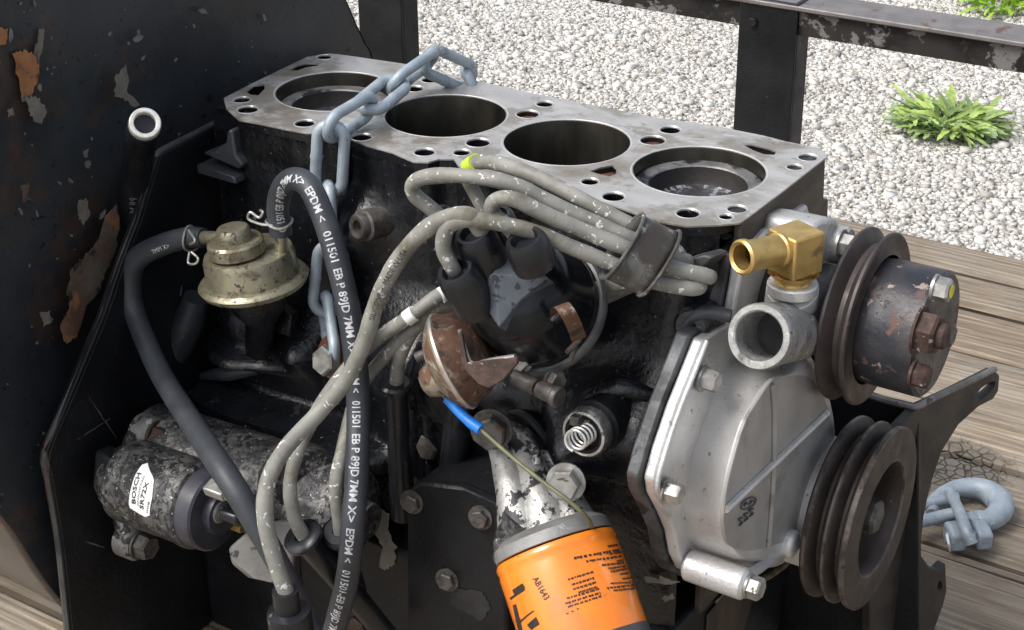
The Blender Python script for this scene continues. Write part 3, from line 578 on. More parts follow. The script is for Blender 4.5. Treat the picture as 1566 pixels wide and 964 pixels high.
# ---- oil pan
yz = [(-.110, -.262), (.095, -.262), (.095, -.275), (.06, -.405), (-.06, -.405), (-.095, -.33), (-.110, -.275)]
m = MB().prism(yz, -.05, .334, XM()); OP = ob('oil_pan', m, BLKS, EN, .004, seg=3)
ob('sump_wall', MB().box(-.067, .12, -.112, .05, -.416, -.263), BLKS, OP, .006, seg=3)
m = MB().prism([(-.062, -.277), (.03, -.277), (-.02, -.36), (-.058, -.36)], .3343, .3362, XM()); ob('pan_front', m, surf('brown stained pan', (.085, .058, .035), (.04, .03, .022), 30, (.45, .7), .1, .3, 200, .0006, [((.02, .018, .017), 40, .55, .65, .6, 0)], stretch=(1, 1, .4)), OP, .001)
def chip(pts3, n, name, mat, parent, lift=.0006, jag=.25, th=.0005):
    """an irregular flake outline lying on a surface: pts3 3-D polygon, n normal"""
    P = [V(p) for p in pts3]; n = V(n).normalized(); c = sum(P, V()) / len(P); out = []
    for i, a in enumerate(P):
        b = P[(i + 1) % len(P)]
        e_ = (b - a).length
        for k in range(6):
            q = a.lerp(b, k / 6); d = (q - c).normalized()
            out.append(q + d * e_ * random.uniform(-jag, jag) * .38)
    fr = frame(c, n); inv = fr.inverted(); L = [tuple((inv @ q)[:2]) for q in out]
    return ob(name, MB().prism(L, lift, lift + th, fr), mat, parent, smooth=0)
# ---- bell housing and back plate
BX = -.090; bc = (-.04, -.175)
def bpt(x, y, X=BX + .0003): return PX(x, y, X)
BM = Matrix(((0, 0, 1, BX), (1, 0, 0, bc[0]), (0, 1, 0, bc[1]), (0, 0, 0, 1)))
hk_ = [(.162, -.04), (.152, -.019), (.142, -.001), (.133, .017), (.112, .052), (.08, .088), (.03, .122), (-.04, .148), (-.12, .158), (-.2, .148), (-.265, .112), (-.308, .055), (-.325, -.02), (-.318, -.1), (-.298, -.17), (-.280, -.21), (-.261, -.251), (-.25, -.282), (-.238, -.313), (-.219, -.35), (-.19, -.386), (-.15, -.409), (-.1, -.418), (0, -.418), (.08, -.39), (.14, -.32), (.168, -.22), (.172, -.12)]
kq = len(hk_); Q = spline([V((*hk_[(i - 1) % kq], 0)) for i in range(kq + 3)], 6)[6:6 + 6 * kq]
def hrings(rows):
    vs = []; n = len(Q)
    for sx_, x in rows: vs += [(x, bc[0] + (q.x - bc[0]) * sx_, max(bc[1] + (q.y - bc[1]) * sx_, WZ + .0015)) for q in Q]
    return MB().add(vs, [(k * n + i, k * n + (i + 1) % n, (k + 1) * n + (i + 1) % n, (k + 1) * n + i) for k in range(len(rows) - 1) for i in range(n)])
BH = ob('bell_housing', hrings([(.02, BX - .020), (.3, BX - .019), (.5, BX - .013), (.72, BX - .003), (.82, BX - .0008), (.97, BX), (.990, BX), (.996, BX - .001), (.998, BX - .003), (.998, BX - .007), (.985, BX - .0098)]), HOUS, EN, smooth=30)
ob('housing_body', hrings([(.985, BX - .0099), (.975, BX - .06), (.955, BX - .16), (.90, BX - .24), (.70, BX - .30), (.02, BX - .31)]), HOUSB, BH)
ob('rim_edge', hrings([(.9945, BX + .0004), (1.0, BX - .0015), (1.0005, BX - .007), (.992, BX - .0097)]), surf('rubbed rusty edge', (.05, .045, .042), (.10, .06, .04), 50, (.5, .7), .2, .4, 300, .0006, [((.2, .18, .15), 90, .62, .68, .6, .3)]), BH)
for pts, mt in ([[(18, 82), (36, 78), (56, 84), (58, 105), (52, 132), (44, 150), (32, 148), (26, 118)], RUSTC], [[(36, 145), (56, 148), (70, 168), (62, 188), (50, 186), (42, 165)], CHIP], [[(58, 45), (66, 44), (64, 68), (56, 100), (52, 80)], CHIP], [[(176, 118), (190, 98), (196, 122), (192, 140), (204, 150), (212, 160), (205, 165), (190, 152), (174, 148)], CHIP], [[(-8, 42), (10, 44), (8, 66), (-8, 72)], RUSTC], [[(178, 312), (181, 345), (174, 385), (160, 415), (150, 445), (130, 470), (116, 515), (98, 525), (92, 495), (106, 470), (100, 442), (110, 410), (126, 392), (150, 366), (160, 330)], MOT], [[(118, 308), (132, 303), (136, 330), (126, 342), (118, 330)], CHIP], [[(30, 283), (44, 280), (40, 300), (50, 306), (34, 308)], MOT], [[(126, 230), (134, 228), (132, 240), (127, 240)], CHIP], [[(128, 248), (137, 246), (136, 258), (130, 256)], CHIP], [[(60, 478), (74, 476), (78, 492), (66, 498)], CHIP], [[(10, 168), (18, 165), (20, 175), (12, 178)], CHIP]):
    chip([bpt(*q) for q in pts], (1, 0, 0), 'paint_chip', mt, BH, jag=.3)
stain(HOUS, [(bpt(40, 118), .045), (bpt(150, 395), .050), (bpt(118, 470), .045), (bpt(165, 345), .04), (bpt(190, 140), .03), (bpt(50, 290), .03), (bpt(15, 830), .03), (bpt(70, 900), .03)], (.07, .042, .028), .5)
fl = MB()
for _ in range(150):
    c = bpt(random.uniform(-60, 470), random.uniform(-40, 800)); r_ = random.uniform(.0004, .0013) * (1 if random.random() < .8 else 2.2); k_ = random.randint(5, 8); st = random.uniform(.6, 2.6); an = random.uniform(0, 3.14)
    fl.prism([(c.y + r_ * q * (math.cos(t) * st * math.cos(an) - math.sin(t) * math.sin(an)), c.z + r_ * q * (math.cos(t) * st * math.sin(an) + math.sin(t) * math.cos(an))) for t, q in ((2 * math.pi * i / k_, random.uniform(.6, 1.2)) for i in range(k_))], .0005, .0008, XM(BX))
o = ob('paint_flake', fl, surf('pale flake', (.16, .16, .155), (.09, .09, .09), 90, (.6, .8)), BH, smooth=0); o['kind'] = 'stuff'
BPX = -.068
bp_px = [(345, 183), (300, 207), (250, 232), (240, 242), (234, 262), (222, 300), (212, 335), (185, 405), (160, 480), (110, 600), (72, 690), (76, 730), (88, 800), (95, 850), (108, 975)]
bp = [tuple(PX(x, y, BPX)[1:]) for x, y in bp_px] + [(-.22, WZ + .002), (.12, WZ + .002), (.12, -.02), (.05, -.016), (.02, -.016)]
bp = [(y, max(z, WZ + .002)) for y, z in bp]
BP = ob('back_plate', MB().prism(bp, -.0068, 0, XM(BPX)), BLKS, EN, .0008)
edge = [PX(x, y, BPX - .0035) + V((0, -.0004, .0002)) for x, y in bp_px]
ob('plate_edge', MB().tube(edge, .0036, 8, 3), surf('rubbed plate edge', (.07, .068, .064), (.035, .035, .036), 60, (.45, .65), .2, .4, 300, .0006, [((.11, .055, .035), 26, .54, .64, .8, 0), ((.17, .165, .155), 120, .64, .68, .6, .2)]), BP)
for a, b in (((136, 608), (178, 670)), ((118, 672), (168, 640)), ((130, 828), (160, 838))):
    pa, pb = PX(*a, BPX), PX(*b, BPX); d = (pb - pa).normalized(); s = V((1, 0, 0)).cross(d) * .0005
    chip([pa - s * .4, pa + s * .4, pa.lerp(pb, .5) + s, pb + s * .3, pb - s * .3, pa.lerp(pb, .5) - s], (1, 0, 0), 'scratch', CHIP if a[0] == 130 else MOT, BP, .0002, .1, .0002)
# ---- coolant stub hose with pale pipe end
t = thing('coolant_hose', 'thick black coolant hose standing upright with a pale metal pipe in its open end', 'hose', PX(205, 350, -.05))
hp = [PY(221, 192, -.165), PY(214, 222, -.143), PY(207, 268, -.124), PY(205, 320, -.115), PY(216, 362, -.108), PY(255, 395, -.095)]
HP = spline(hp, 8)
ob('hose', MB().tube(hp, .0105, 22, 8), RUBD, t)
d = (hp[0] - hp[1]).normalized()
ob('pipe_end', MB().ringcyl(.0098, .0068, -.004, .006, frame(hp[0], d), 32), surf('pale pipe', (.72, .71, .68), (.55, .54, .5), 200, (.35, .5), .4, .2, 400, .0004), t)
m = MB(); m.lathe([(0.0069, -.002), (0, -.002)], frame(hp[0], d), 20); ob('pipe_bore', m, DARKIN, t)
m = MB(); tube_print(m, HP[::-1], .0105, .058, .008, 'M R9', 1.0); ob('print', m, INKC if 0 else surf('grey print', (.25, .25, .25), (.15, .15, .15), 500, (.6, .7)), t, smooth=0)

# ---- fuel pump
fc = PY(388, 428, -.130); s = sc(fc); ax = V((-.10, -.05, 1)); FM = frame(fc, ax, (1, 0, 0)); rr = 84 * s
FP = ob('fuel_pump', MB().lathe([(rr * .86, .0035), (rr * .95, .003), (rr, .001), (rr * 1.0, -.0012), (rr * .96, -.0035), (rr * .80, -.0045)], FM, 64), PUMP, EN)
ob('lower_body', MB().lathe([(rr * .84, -.0042), (rr * .58, -.010), (rr * .50, -.02), (rr * .3, -.03), (0, -.03)], FM, 48), BLK, FP)
ob('rolled_seam', MB().lathe([(rr * 1.0, .0012), (rr * 1.02, .0002), (rr * 1.0, -.0010)], FM, 64), PUMP, FP)
ob('upper_shell', MB().lathe([(rr * .86, .0030), (rr * .845, .006), (rr * .835, .017), (rr * .80, .0205), (rr * .72, .0215), (0, .022)], FM, 64), PUMP, FP)
cc = PY(358, 362, -.140); CM = frame(cc, ax, (1, 0, 0))
ob('step_plate', MB().lathe([(.0185, -.011), (.0185, -.0035), (.017, -.002), (0, -.002)], CM, 40), PUMP, FP)
ob('dome_cap', MB().lathe([(.0112, -.004), (.0112, .0045), (.0098, .0065), (.004, .0072), (0, .0072)], CM, 36), PUMP, FP)
ob('outlet_nipple', MB().tube([PY(430, 398, -.125), PY(430, 345, -.125)], .0040, 16, 2), PUMP, FP)
ob('inlet_nipple', MB().tube([PY(352, 366, -.137), PY(318, 364, -.135), PY(305, 365, -.134)], .0046, 16, 3), PUMP, FP)
ob('pump_neck', MB().tube([PY(398, 448, -.118), PY(398, 490, -.112), PY(396, 536, -.105)], [.017, .0105, .0095], 18, 4), BLK, FP)
ob('pump_flange', MB().prism([(-.03, -.004), (.028, -.010), (.030, .006), (.008, .016), (-.02, .010)], -.004, .004, frame(PY(400, 478, -.098), (0, -1, .1), (1, 0, 0))), BLK, FP, .001)
# ---- hoses on the pump
t = thing('fuel_hose', 'plain dark grey rubber hose slanting from the fuel pump down across the starter', 'hose', PY(470, 960, -.19))
h1 = [PY(312, 364, -.134), PY(285, 364, -.135), PY(240, 378, -.139), PY(207, 400, -.143), PY(199, 440, -.146), PY(210, 490, -.152), PY(245, 570, -.175), PY(295, 650, -.215), PY(345, 725, -.245), PY(385, 790, -.252), PY(430, 870, -.25), PY(478, 966, -.245)]
ob('hose', MB().tube(h1, [.0066, .0072, .0076, .0078, .0076, .0074, .0074, .0076, .0078, .0076, .0070, .0066], 20, 8), RUB, t)
H1 = spline(h1, 8); m = MB(); tube_print(m, [p for p in H1][::-1], .0074, sum((a - b).length for a, b in zip(H1, H1[1:])) - .042, .0048, '7MM X>', .95, -.002)
ob('print', m, WHITE, t, smooth=0)
def spring_clip(parent, c, axis, r, ears):
    m = MB(); M = frame(c, axis)
    m.tube([M @ V((r * math.cos(a), r * math.sin(a), .0012 * math.sin(2 * a))) for a in np.linspace(0, 2 * math.pi, 22)], .0009, 8, 2)
    for e in ears: m.tube(e, .0009, 8, 6)
    return ob('spring_clip', m, STEEL, parent)
spring_clip(t, PY(292, 365, -.135), h1[0] - h1[1], .0082, [[PY(290, 385, -.147), PY(288, 402, -.150), PY(298, 404, -.150), PY(303, 396, -.148), PY(293, 386, -.147)], [PY(288, 352, -.142), PY(298, 368, -.147), PY(291, 374, -.147)]])
t = thing('printed_hose', 'dark rubber hose with white EPDM lettering arching from the fuel pump top and hanging down', 'hose', PY(530, 970, -.165))
h2 = [PY(430, 358, -.125), PY(425, 320, -.126), PY(432, 288, -.130), PY(450, 274, -.135), PY(472, 285, -.140), PY(492, 325, -.146), PY(512, 385, -.152), PY(530, 460, -.158), PY(543, 540, -.163), PY(548, 620, -.168), PY(546, 720, -.188), PY(540, 800, -.205), PY(532, 880, -.208), PY(515, 950, -.205), PY(500, 1000, -.20)]
ob('hose', MB().tube(h2, .0074, 22, 8, wob=.03), RUB, t)
H2 = spline(h2, 8); m = MB(); s0 = .004
for txt, gap in (('0  ', 0), ('1501 ', .002), ('EB P 89JD 7MM X>', .003), ('EPDM <', .006), ('011501', .004), ('EB P 89JD 7MM X>', .003), ('EPDM <', .006), ('011501', .004), ('EB P 89JD 7MM X>', .003), ('EPDM <', .006), ('011501-EB P 89JD 7MM X>', .003), ('EPDM <', 0)):
    wd = tube_print(m, H2, .0074, s0, .0070, txt, .93, -.0012, .02); s0 += wd + (gap or .0022)
ob('print', m, WHITE, t, smooth=0)
spring_clip(t, PY(427, 340, -.125), V((0, 0, 1)), .0083, [[PY(418, 345, -.132), PY(398, 343, -.134), PY(380, 335, -.135), PY(383, 325, -.134), PY(396, 333, -.133), PY(402, 325, -.132), PY(398, 322, -.13)]])
# ---- starter
sa = PY(166, 722, -.197); sb = PY(336, 783, -.197); sx = (sb - sa); SL = sx.length; SMt = frame(sa, sx, tocam(sa)); r0 = 60 * sc(sa)
SR = r0 * 1.08
ST = ob('starter_motor', MB().lathe([(0, .004), (SR * .6, .004), (SR * .78, .012), (SR * .8, .018), (SR * .98, .022), (SR, .026), (SR, SL * .80), (SR * 1.03, SL * .81), (SR * 1.03, SL * .845), (SR * .97, SL * .86)], SMt, 56), ALUP, EN)
ob('solenoid_cap', MB().lathe([(SR * .965, SL * .855), (SR * .95, SL * .97), (SR * .9, SL * .985), (SR * .52, SL * .985), (SR * .5, SL * 1.04), (0, SL * 1.04)], SMt, 48), surf('black bakelite', (.03, .03, .04), (.05, .05, .065), 60, (.3, .5), 0, .2, 300, .0005), ST)
e = SMt @ V((SR * .15, SR * .0, SL * 1.03))
ob('terminal_stud', MB().cyl(.0075, 0, .002, frame(e, sx), 24).cyl(.0042, .002, .016, frame(e, sx), 20), STEEL, ST)
e2 = SMt @ V((-SR * .55, SR * .2, SL * 1.0)); ob('terminal_stud', MB().cyl(.0028, -.004, .010, frame(e2, sx), 14), BRASS, ST)
e3 = PY(340, 752, -.214); ob('terminal_tab', MB().box(-.012, .004, -.005, .005, -.0035, .0035, frame(e3, V((0, -.3, 1)), sx)).box(.004, .016, -.004, .004, -.003, .003, frame(e3, V((0, -.3, 1)), sx)), STEEL, ST, .001)
ob('cap_bridge', MB().box(-.004, .004, -.014, .014, -.004, .012, frame(PY(362, 775, -.200), sx, (0, 0, 1))), RUBD, ST, .002)
# flange ears with bolts
for q, Y, axs in (((232, 664), -.170, sx), ((207, 830), -.197, sx)):
    c = PY(*q, Y); o = ob('mounting_ear', MB().cyl(.0125, -.012, .004, frame(c, axs), 28, .0015), ALUD, ST)
    bolt(o, c + axs.normalized() * .0045, axs, .016, .011, RUSTB if q[0] == 232 else STEELD, 1.2)
ob('ear_web', MB().tube([PY(203, 826, -.197), PY(188, 790, -.197), PY(184, 750, -.195)], [.010, .007, .010], 12), ALUD, ST)
ob('nose_lug', MB().prism([(-.012, -.016), (.02, -.012), (.022, .010), (-.010, .016)], -.008, .008, frame(PY(172, 722, -.205), (0, -1, .2), (1, 0, 0))), BLKS, ST, .003)
ob('motor_body', MB().lathe([(0, -.005), (.030, -.005), (.034, 0), (.034, .165), (.030, .172), (.014, .174), (.012, .185), (0, .185)], frame(PY(236, 688, -.158), V((1, 0.05, 0)), (0, 0, 1)), 48), ALUP, ST)
P = [PY(x, y, -.205) for x, y in ((350, 838), (360, 862), (384, 882), (424, 894), (440, 880), (432, 800), (380, 800))]; fr = frame(P[0], (.25, -1, .55), (1, 0, 0)); inv = fr.inverted()
ob('end_cover', MB().prism([tuple((inv @ p)[:2]) for p in P], -.006, .003, fr), surf('dull grey casting', (.15, .147, .137), (.10, .098, .092), 40, (.55, .75), .3, .4, 250, .0008, [((.02, .02, .02), 60, .60, .64, .6, 0)]), ST, .003, seg=3)
ob('drive_nose', MB().lathe([(0, 0), (.026, 0), (.030, .006), (.030, .03), (0, .032)], frame(PY(450, 738, -.150), V((.9, -.5, .2)), (0, 0, 1)), 32), ALUP, ST)
# sticker: wraps the solenoid
def scyl(M, r): return lambda a, h: M @ V((r * math.cos(a), r * math.sin(a), h))
def invcyl(M, P):  # angle,height of the cylinder point seen at P
    q = M.inverted() @ V(P); return math.atan2(q.y, q.x), q.z
def ray_cyl(M, r, x, y):
    d = (M.inverted().to_3x3() @ ray(x, y)); o = M.inverted() @ CAM
    A = d.x ** 2 + d.y ** 2; B = o.x * d.x + o.y * d.y; C = o.x ** 2 + o.y ** 2 - r * r; D = B * B - A * C
    t = (-B - math.sqrt(D)) / A if D > 0 else -B / A
    q = o + d * t; return math.atan2(q.y, q.x), q.z
def wrap_poly(px, M, r, n=1):
    pl = [ray_cyl(M, r, *q) for q in px]; out = []
    for a, b in zip(pl, pl[1:] + pl[:1]):
        for k in range(6): out.append((a[0] + (b[0] - a[0]) * k / 6, a[1] + (b[1] - a[1]) * k / 6))
    return out
def wrap_fill(loop, M, r):
    f = scyl(M, r); us = [p[0] for p in loop]; vsr = [p[1] for p in loop]; m = MB(); nu = 14; lo, hi = min(us), max(us)
    # strips across the angle: horizontal extent of the loop at every angle
    rows = []
    for i in range(nu + 1):
        u = lo + (hi - lo) * min(max(i / nu, .003), .997); xs = []
        for a, b in zip(loop, loop[1:] + loop[:1]):
            if (a[0] - u) * (b[0] - u) <= 0 and a[0] != b[0]: xs.append(a[1] + (b[1] - a[1]) * (u - a[0]) / (b[0] - a[0]))
        rows.append((u, min(xs), max(xs)))
    vs = []
    for u, a, b in rows: vs += [f(u, a), f(u, b)]
    return m.add(vs, [(2 * i, 2 * i + 1, 2 * i + 3, 2 * i + 2) for i in range(nu)])
lab = [(218, 710), (226, 708), (228, 718), (236, 733), (233, 760), (229, 790), (222, 791), (202, 782), (197, 775), (201, 745), (208, 724)]
ob('sticker', wrap_fill(wrap_poly(lab, SMt, SR + .0004), SMt, SR + .0004), LABEL, ST, smooth=60)
m = MB()
def cyl_text(m, M, r, x0, y0, x1, y1, txt, size, bold=0.0):
    a0, h0 = ray_cyl(M, r, x0, y0); a1, h1 = ray_cyl(M, r, x1, y1); f = scyl(M, r)
    vs, fs = text2d(txt, 1, 1, bold); wmax = max(v[0] for v in vs) or 1
    du, dh = (a1 - a0), (h1 - h0); Ln = math.hypot(du * r, dh)
    ux, uy = du * r / Ln, dh / Ln
    sgn = 1
    out = []
    for x, y in vs:
        t = x / wmax; s_ = y * size
        # up = left of the writing direction as seen from outside
        out.append(f(a0 + du * t + uy * s_ / r * -1, h0 + dh * t + ux * s_) if 0 else f(a0 + du * t - uy * s_ / r, h0 + dh * t + ux * s_))
    m.add(out, fs)
for x0, y0, x1, y1, tx, sz, bo in ((207, 772, 216, 724, 'BOSCH', .0048, .02), (212, 774, 222, 728, 'REMANUFACTURED', .0022, 0), (219, 780, 228, 738, 'SR72X', .0048, .02), (226, 786, 229, 768, '008', .0024, 0)):
    cyl_text(m, SMt, SR + .0007, x0, y0, x1, y1, tx, sz, bo)
ob('sticker_print', m, INK, ST, smooth=0)

# ---- distributor
dt = PY(762, 424, -.172); dax = V((.062, -.77, .63)).normalized(); base = dt - dax * .058; DR = .0360
DM = frame(base, dax, (1, 0, 0))
DI = ob('distributor', MB().lathe([(0, -.07), (.016, -.07), (.018, -.03), (.030, -.018), (DR * .98, -.010), (DR * 1.0, 0)], DM, 48), ALUD, EN)
ob('cap', MB().lathe([(DR * 1.02, -.002), (DR * 1.04, .002), (DR * 1.02, .006), (DR * .97, .010), (DR * .93, .028), (DR * .82, .040), (DR * .55, .048), (0, .050)], DM, 56), PLAS, DI)
# faceted web between the towers
m = MB(); R0 = .027
for k in range(8):
    a = k * math.pi / 4 + .3; b = a + math.pi / 4
    ra, rb = (R0, R0 * .62) if k % 2 == 0 else (R0 * .62, R0)
    m.add([(0, 0, .064), (ra * math.cos(a), ra * math.sin(a), .052), (rb * math.cos(b), rb * math.sin(b), .052), (rb * math.cos(b), rb * math.sin(b), .042), (ra * math.cos(a), ra * math.sin(a), .042)], [(0, 1, 2), (1, 4, 3, 2)], DM)
ob('cap_web', m, surf('dusty sky-sheen cap plastic', (.07, .08, .095), (.10, .11, .13), 60, (.3, .45), 0, .3, 300, .0006, [((.02, .022, .025), 110, .56, .62, .4, 0)]), DI, .0006, smooth=0)  # blue-grey base colour paints the sky's reflection onto the facets
def boot_on(px, py, Y, tip, r=.0128, name='tower_boot'):
    a = PY(px, py, Y); b = V(tip); d = (b - a)
    return a, d
towers = {'front': ((724, 460), -.178, (694, 410), -.190), 'rear_left': ((742, 395), -.168, (722, 352), -.176), 'rear_right': ((822, 412), -.168, (800, 362), -.176), 'far': ((770, 360), -.150, (757, 326), -.156), 'left': ((700, 380), -.15, (664, 326), -.16)}
for k, (q, Y, q2, Y2) in towers.items():
    a = PY(*q, Y); b = PY(*q2, Y2); d = b - a; L = d.length; bk = {'front': .006, 'rear_right': -.003, 'rear_left': .008}.get(k, .02); a2 = a - d.normalized() * bk; L += bk
    rb = .0126 if k in ('front', 'rear_left', 'rear_right') else .0105
    o = ob('tower_boot', MB().lathe([(0, 0), (rb * .95, 0), (rb, .004), (rb * .98, L - .010), (rb * .93, L - .004), (rb * .80, L - .001), (rb * .62, L - .0015), (rb * .52, L - .006), (0, L - .006)], frame(a2, d), 32), RUBD, DI)
# spring clip, body strap and rim
ob('cap_clip', MB().tube([PY(849, 466, -.175), PY(862, 474, -.178), PY(874, 492, -.176), PY(882, 512, -.168), (PY(880, 522, -.16))], .0001, 4, 2) if 0 else MB().add(*(lambda P, wv, nv: ([p + wv * s_ + nv * t_ for p in P for s_, t_ in ((-1, 0), (1, 0), (1, 1), (-1, 1))], [(4 * i + j, 4 * i + (j + 1) % 4, 4 * i + 4 + (j + 1) % 4, 4 * i + 4 + j) for i in range(len(P) - 1) for j in range(4)] + [(3, 2, 1, 0), tuple(4 * (len(P) - 1) + j for j in range(4))]))(spline([PY(851, 478, -.170), PY(857, 466, -.177), PY(868, 478, -.180), PY(879, 500, -.176), PY(886, 520, -.166)], 6), (CR * .9 - CU * -.35).normalized() * .0042, tocam(PY(868, 490, -.17)) * .0014)), RUSTY, DI, .0004)
ob('clip_post', MB().tube([PY(845, 489, -.168), PY(856, 478, -.172)], .0012, 8, 2).tube([PY(868, 538, -.15), PY(884, 522, -.158), PY(889, 512, -.158)], .0016, 8, 3).tube([PY(872, 552, -.15), PY(880, 532, -.152)], .0016, 8, 2), STEELD, DI)
ob('cap_rim', MB().lathe([(DR * 1.10, -.012), (DR * 1.14, -.009), (DR * 1.14, -.005), (DR * 1.10, -.003), (DR * 1.05, -.003), (DR * 1.05, -.012), (DR * 1.10, -.012)], DM, 56), surf('grey strap', (.10, .10, .10), (.17, .17, .165), 60, (.4, .55), .3, .2, 300, .0005), DI)
# vacuum canister
vc = PY(694, 552, -.165); vax = (CR * -.88 - CU * .40 + CF * .20).normalized(); VM = frame(vc, vax); vr = 77 * sc(vc)
VC = ob('vacuum_canister', MB().lathe([(0, -.022), (vr * .55, -.021), (vr * .86, -.013), (vr * .95, -.004), (vr * 1.0, -.0015), (vr * 1.02, 0), (vr * 1.0, .002), (vr * .93, .003), (vr * .82, .006), (vr * .62, .010), (vr * .40, .011)], VM, 56), RUSTY, DI)
ob('canister_seam', MB().lathe([(vr * .99, -.0012), (vr * 1.03, -.0006), (vr * 1.035, .0008), (vr * 1.0, .0022)], VM, 64), surf('pale worn seam', (.52, .48, .42), (.36, .29, .22), 120, (.35, .5), .6, .3, 400, .0004), VC)
ob('canister_lid', MB().lathe([(vr * 1.0, .0022), (vr * .94, .0042), (vr * .84, .0070), (vr * .62, .0112), (vr * .40, .0122), (0, .0122)], VM, 48), CANI, VC)
ob('canister_snout', MB().lathe([(.0110, .008), (.0105, .014), (.0085, .0185), (.005, .0205), (0, .0208)], Matrix.Translation(-CU * .006) @ VM, 32), CANI, VC)
ob('vent_nipple', MB().tube([PY(660, 528, -.172), PY(645, 518, -.176)], .0024, 10, 2).tube([PY(652, 540, -.172), PY(636, 548, -.176)], .0032, 10, 2), STEELD, VC)
bpl = [(702, 505), (706, 505), (722, 553), (790, 545), (792, 556), (776, 580), (758, 592), (742, 585), (716, 560)]
P = [PY(x, y, -.178) for x, y in bpl]; fr = frame(P[0], (.1, -.9, .35), (1, 0, 0)); inv = fr.inverted()
ob('canister_bracket', MB().prism([tuple((inv @ p)[:2]) for p in P], -.0012, .0012, fr), RUSTB, DI, .0006)
ob('bracket_lip', MB().tube([PY(703, 504, -.178), PY(710, 530, -.179), PY(722, 556, -.180), PY(750, 551, -.179), PY(788, 545, -.177)], .0014, 8, 4), STEEL, DI)
bolt(DI, PY(798, 552, -.15), (.2, -.9, .3), .010, .006, STEEL)
ob('clamp_screw', MB().cyl(.0050, 0, .017, frame(PY(787, 576, -.155), V((1, -.15, -.05))), 18).cyl(.0054, .0185, .030, frame(PY(787, 576, -.155), V((1, -.15, -.05))), 18).cyl(.0062, .030, .034, frame(PY(787, 576, -.155), V((1, -.15, -.05))), 18), STEELD, DI)
bolt(DI, PY(846, 580, -.150), (1, -.4, .1), .010, .006, STEELD)
# ---- ignition cables
GRP = 'ignition cables on the distributor'
def cable(label, pts, mat=CABLE, r=.0044, res=7):
    t = thing('ignition_cable', label, 'cable', pts[-1], GRP); o = ob('lead', MB().tube(pts, r, 16, res, wob=.09), mat, t); return t
def plug_boot(t, pts, r, collar=True):
    ob('plug_boot', MB().tube(pts, r, 18, 6), RUBD, t)
    if collar:
        d = pts[0] - pts[1]; M = frame(pts[0], d); k = r[0] if isinstance(r, list) else r
        ob('boot_collar', MB().lathe([(k * .55, .003), (k * 1.25, .003), (k * 1.5, .0015), (k * 1.5, -.0015), (k * 1.2, -.003), (k, -.003)], M, 28), RUBD, t)
A = -.128
loopback = [PY(1010, 432, -.122), PY(1062, 438, -.115), PY(1084, 428, -.108), PY(1060, 412, -.10), PY(960, 420, -.092), PY(840, 440, -.088)]
tA = cable('grey ignition cable lowest of the bundle looping out of the front distributor boot', [PY(706, 432, -.176), PY(692, 410, -.187), PY(678, 380, -.190), PY(684, 350, -.189), PY(708, 337, -.186), PY(753, 340, -.178), PY(819, 356, -.164), PY(885, 383, -.150), PY(942, 406, -.138), PY(1000, 430, -.122), PY(1055, 441, -.112), PY(1066, 436, -.10), PY(1000, 428, -.092), PY(850, 450, -.09), PY(700, 450, -.11), PY(676, 449, -.122), PY(632, 481, -.136), PY(563, 530, -.146), PY(505, 598, -.168), PY(463, 672, -.198), PY(444, 735, -.214), PY(450, 790, -.218), PY(468, 826, -.216)])
plug_boot(tA, [PY(464, 822, -.216), PY(500, 862, -.202), PY(545, 915, -.18), PY(590, 970, -.165)], [.0085, .0085, .0078, .0074])
def mark(t, a, b, r, mat=LABEL, name='tape_mark'): ob(name, MB().tube([a, b], r, 16, 2), mat, t)
mark(tA, PY(683, 447, -.1200), PY(673, 453, -.1240), .0052); mark(tA, PY(634, 479, -.1355), PY(622, 488, -.1382), .0052)
tB = cable('grey ignition cable second from bottom of the bundle with dense white specks', [PY(800, 372, -.160), PY(775, 345, -.166), PY(753, 325, -.168), PY(758, 307, -.168), PY(786, 305, -.166), PY(836, 329, -.156), PY(902, 357, -.143), PY(958, 380, -.133), PY(1015, 405, -.118), PY(1070, 420, -.106), PY(1084, 424, -.098), PY(1040, 420, -.09), PY(850, 460, -.088), PY(710, 462, -.108), PY(640, 497, -.13), PY(580, 555, -.138), PY(548, 600, -.152), PY(526, 680, -.178), PY(514, 745, -.196), PY(521, 815, -.198)])
plug_boot(tB, [PY(519, 816, -.198), PY(528, 850, -.186), PY(545, 905, -.165)], [.0075, .0075, .007])
tC = cable('grey ignition cable making the widest loop on the left of the distributor cap', [PY(672, 330, -.157), PY(654, 315, -.160), PY(634, 298, -.164), PY(632, 281, -.166), PY(656, 270, -.166), PY(720, 270, -.160), PY(786, 283, -.153), PY(852, 315, -.143), PY(919, 345, -.132), PY(958, 362, -.126), PY(1012, 385, -.112), PY(1042, 402, -.1), PY(1030, 405, -.092), PY(850, 470, -.088), PY(720, 470, -.108), PY(672, 468, -.122), PY(636, 500, -.13), PY(612, 545, -.134), PY(605, 592, -.134)])
plug_boot(tC, [PY(605, 590, -.134), PY(609, 660, -.130), PY(617, 788, -.122)], [.0072, .0076, .0086])
tD = cable('grey ignition cable uppermost in the bundle with a yellow green band at its bend', [PY(790, 420, -.09), PY(745, 330, -.085), PY(716, 275, -.092), PY(717, 254, -.098), PY(735, 248, -.102), PY(769, 252, -.108), PY(819, 270, -.11), PY(885, 303, -.112), PY(962, 343, -.108), PY(1010, 366, -.10), PY(1041, 398, -.09), PY(1000, 420, -.082), PY(860, 480, -.084), PY(740, 500, -.1), PY(700, 560, -.12), PY(697, 620, -.124)])
plug_boot(tD, [PY(703, 612, -.126), PY(697, 680, -.118), PY(690, 745, -.110)], [.0088, .0092, .0092], False)
mark(tD, PY(717, 256, -.0975), PY(729, 248, -.1010), .0055, YELG, 'colour_band')
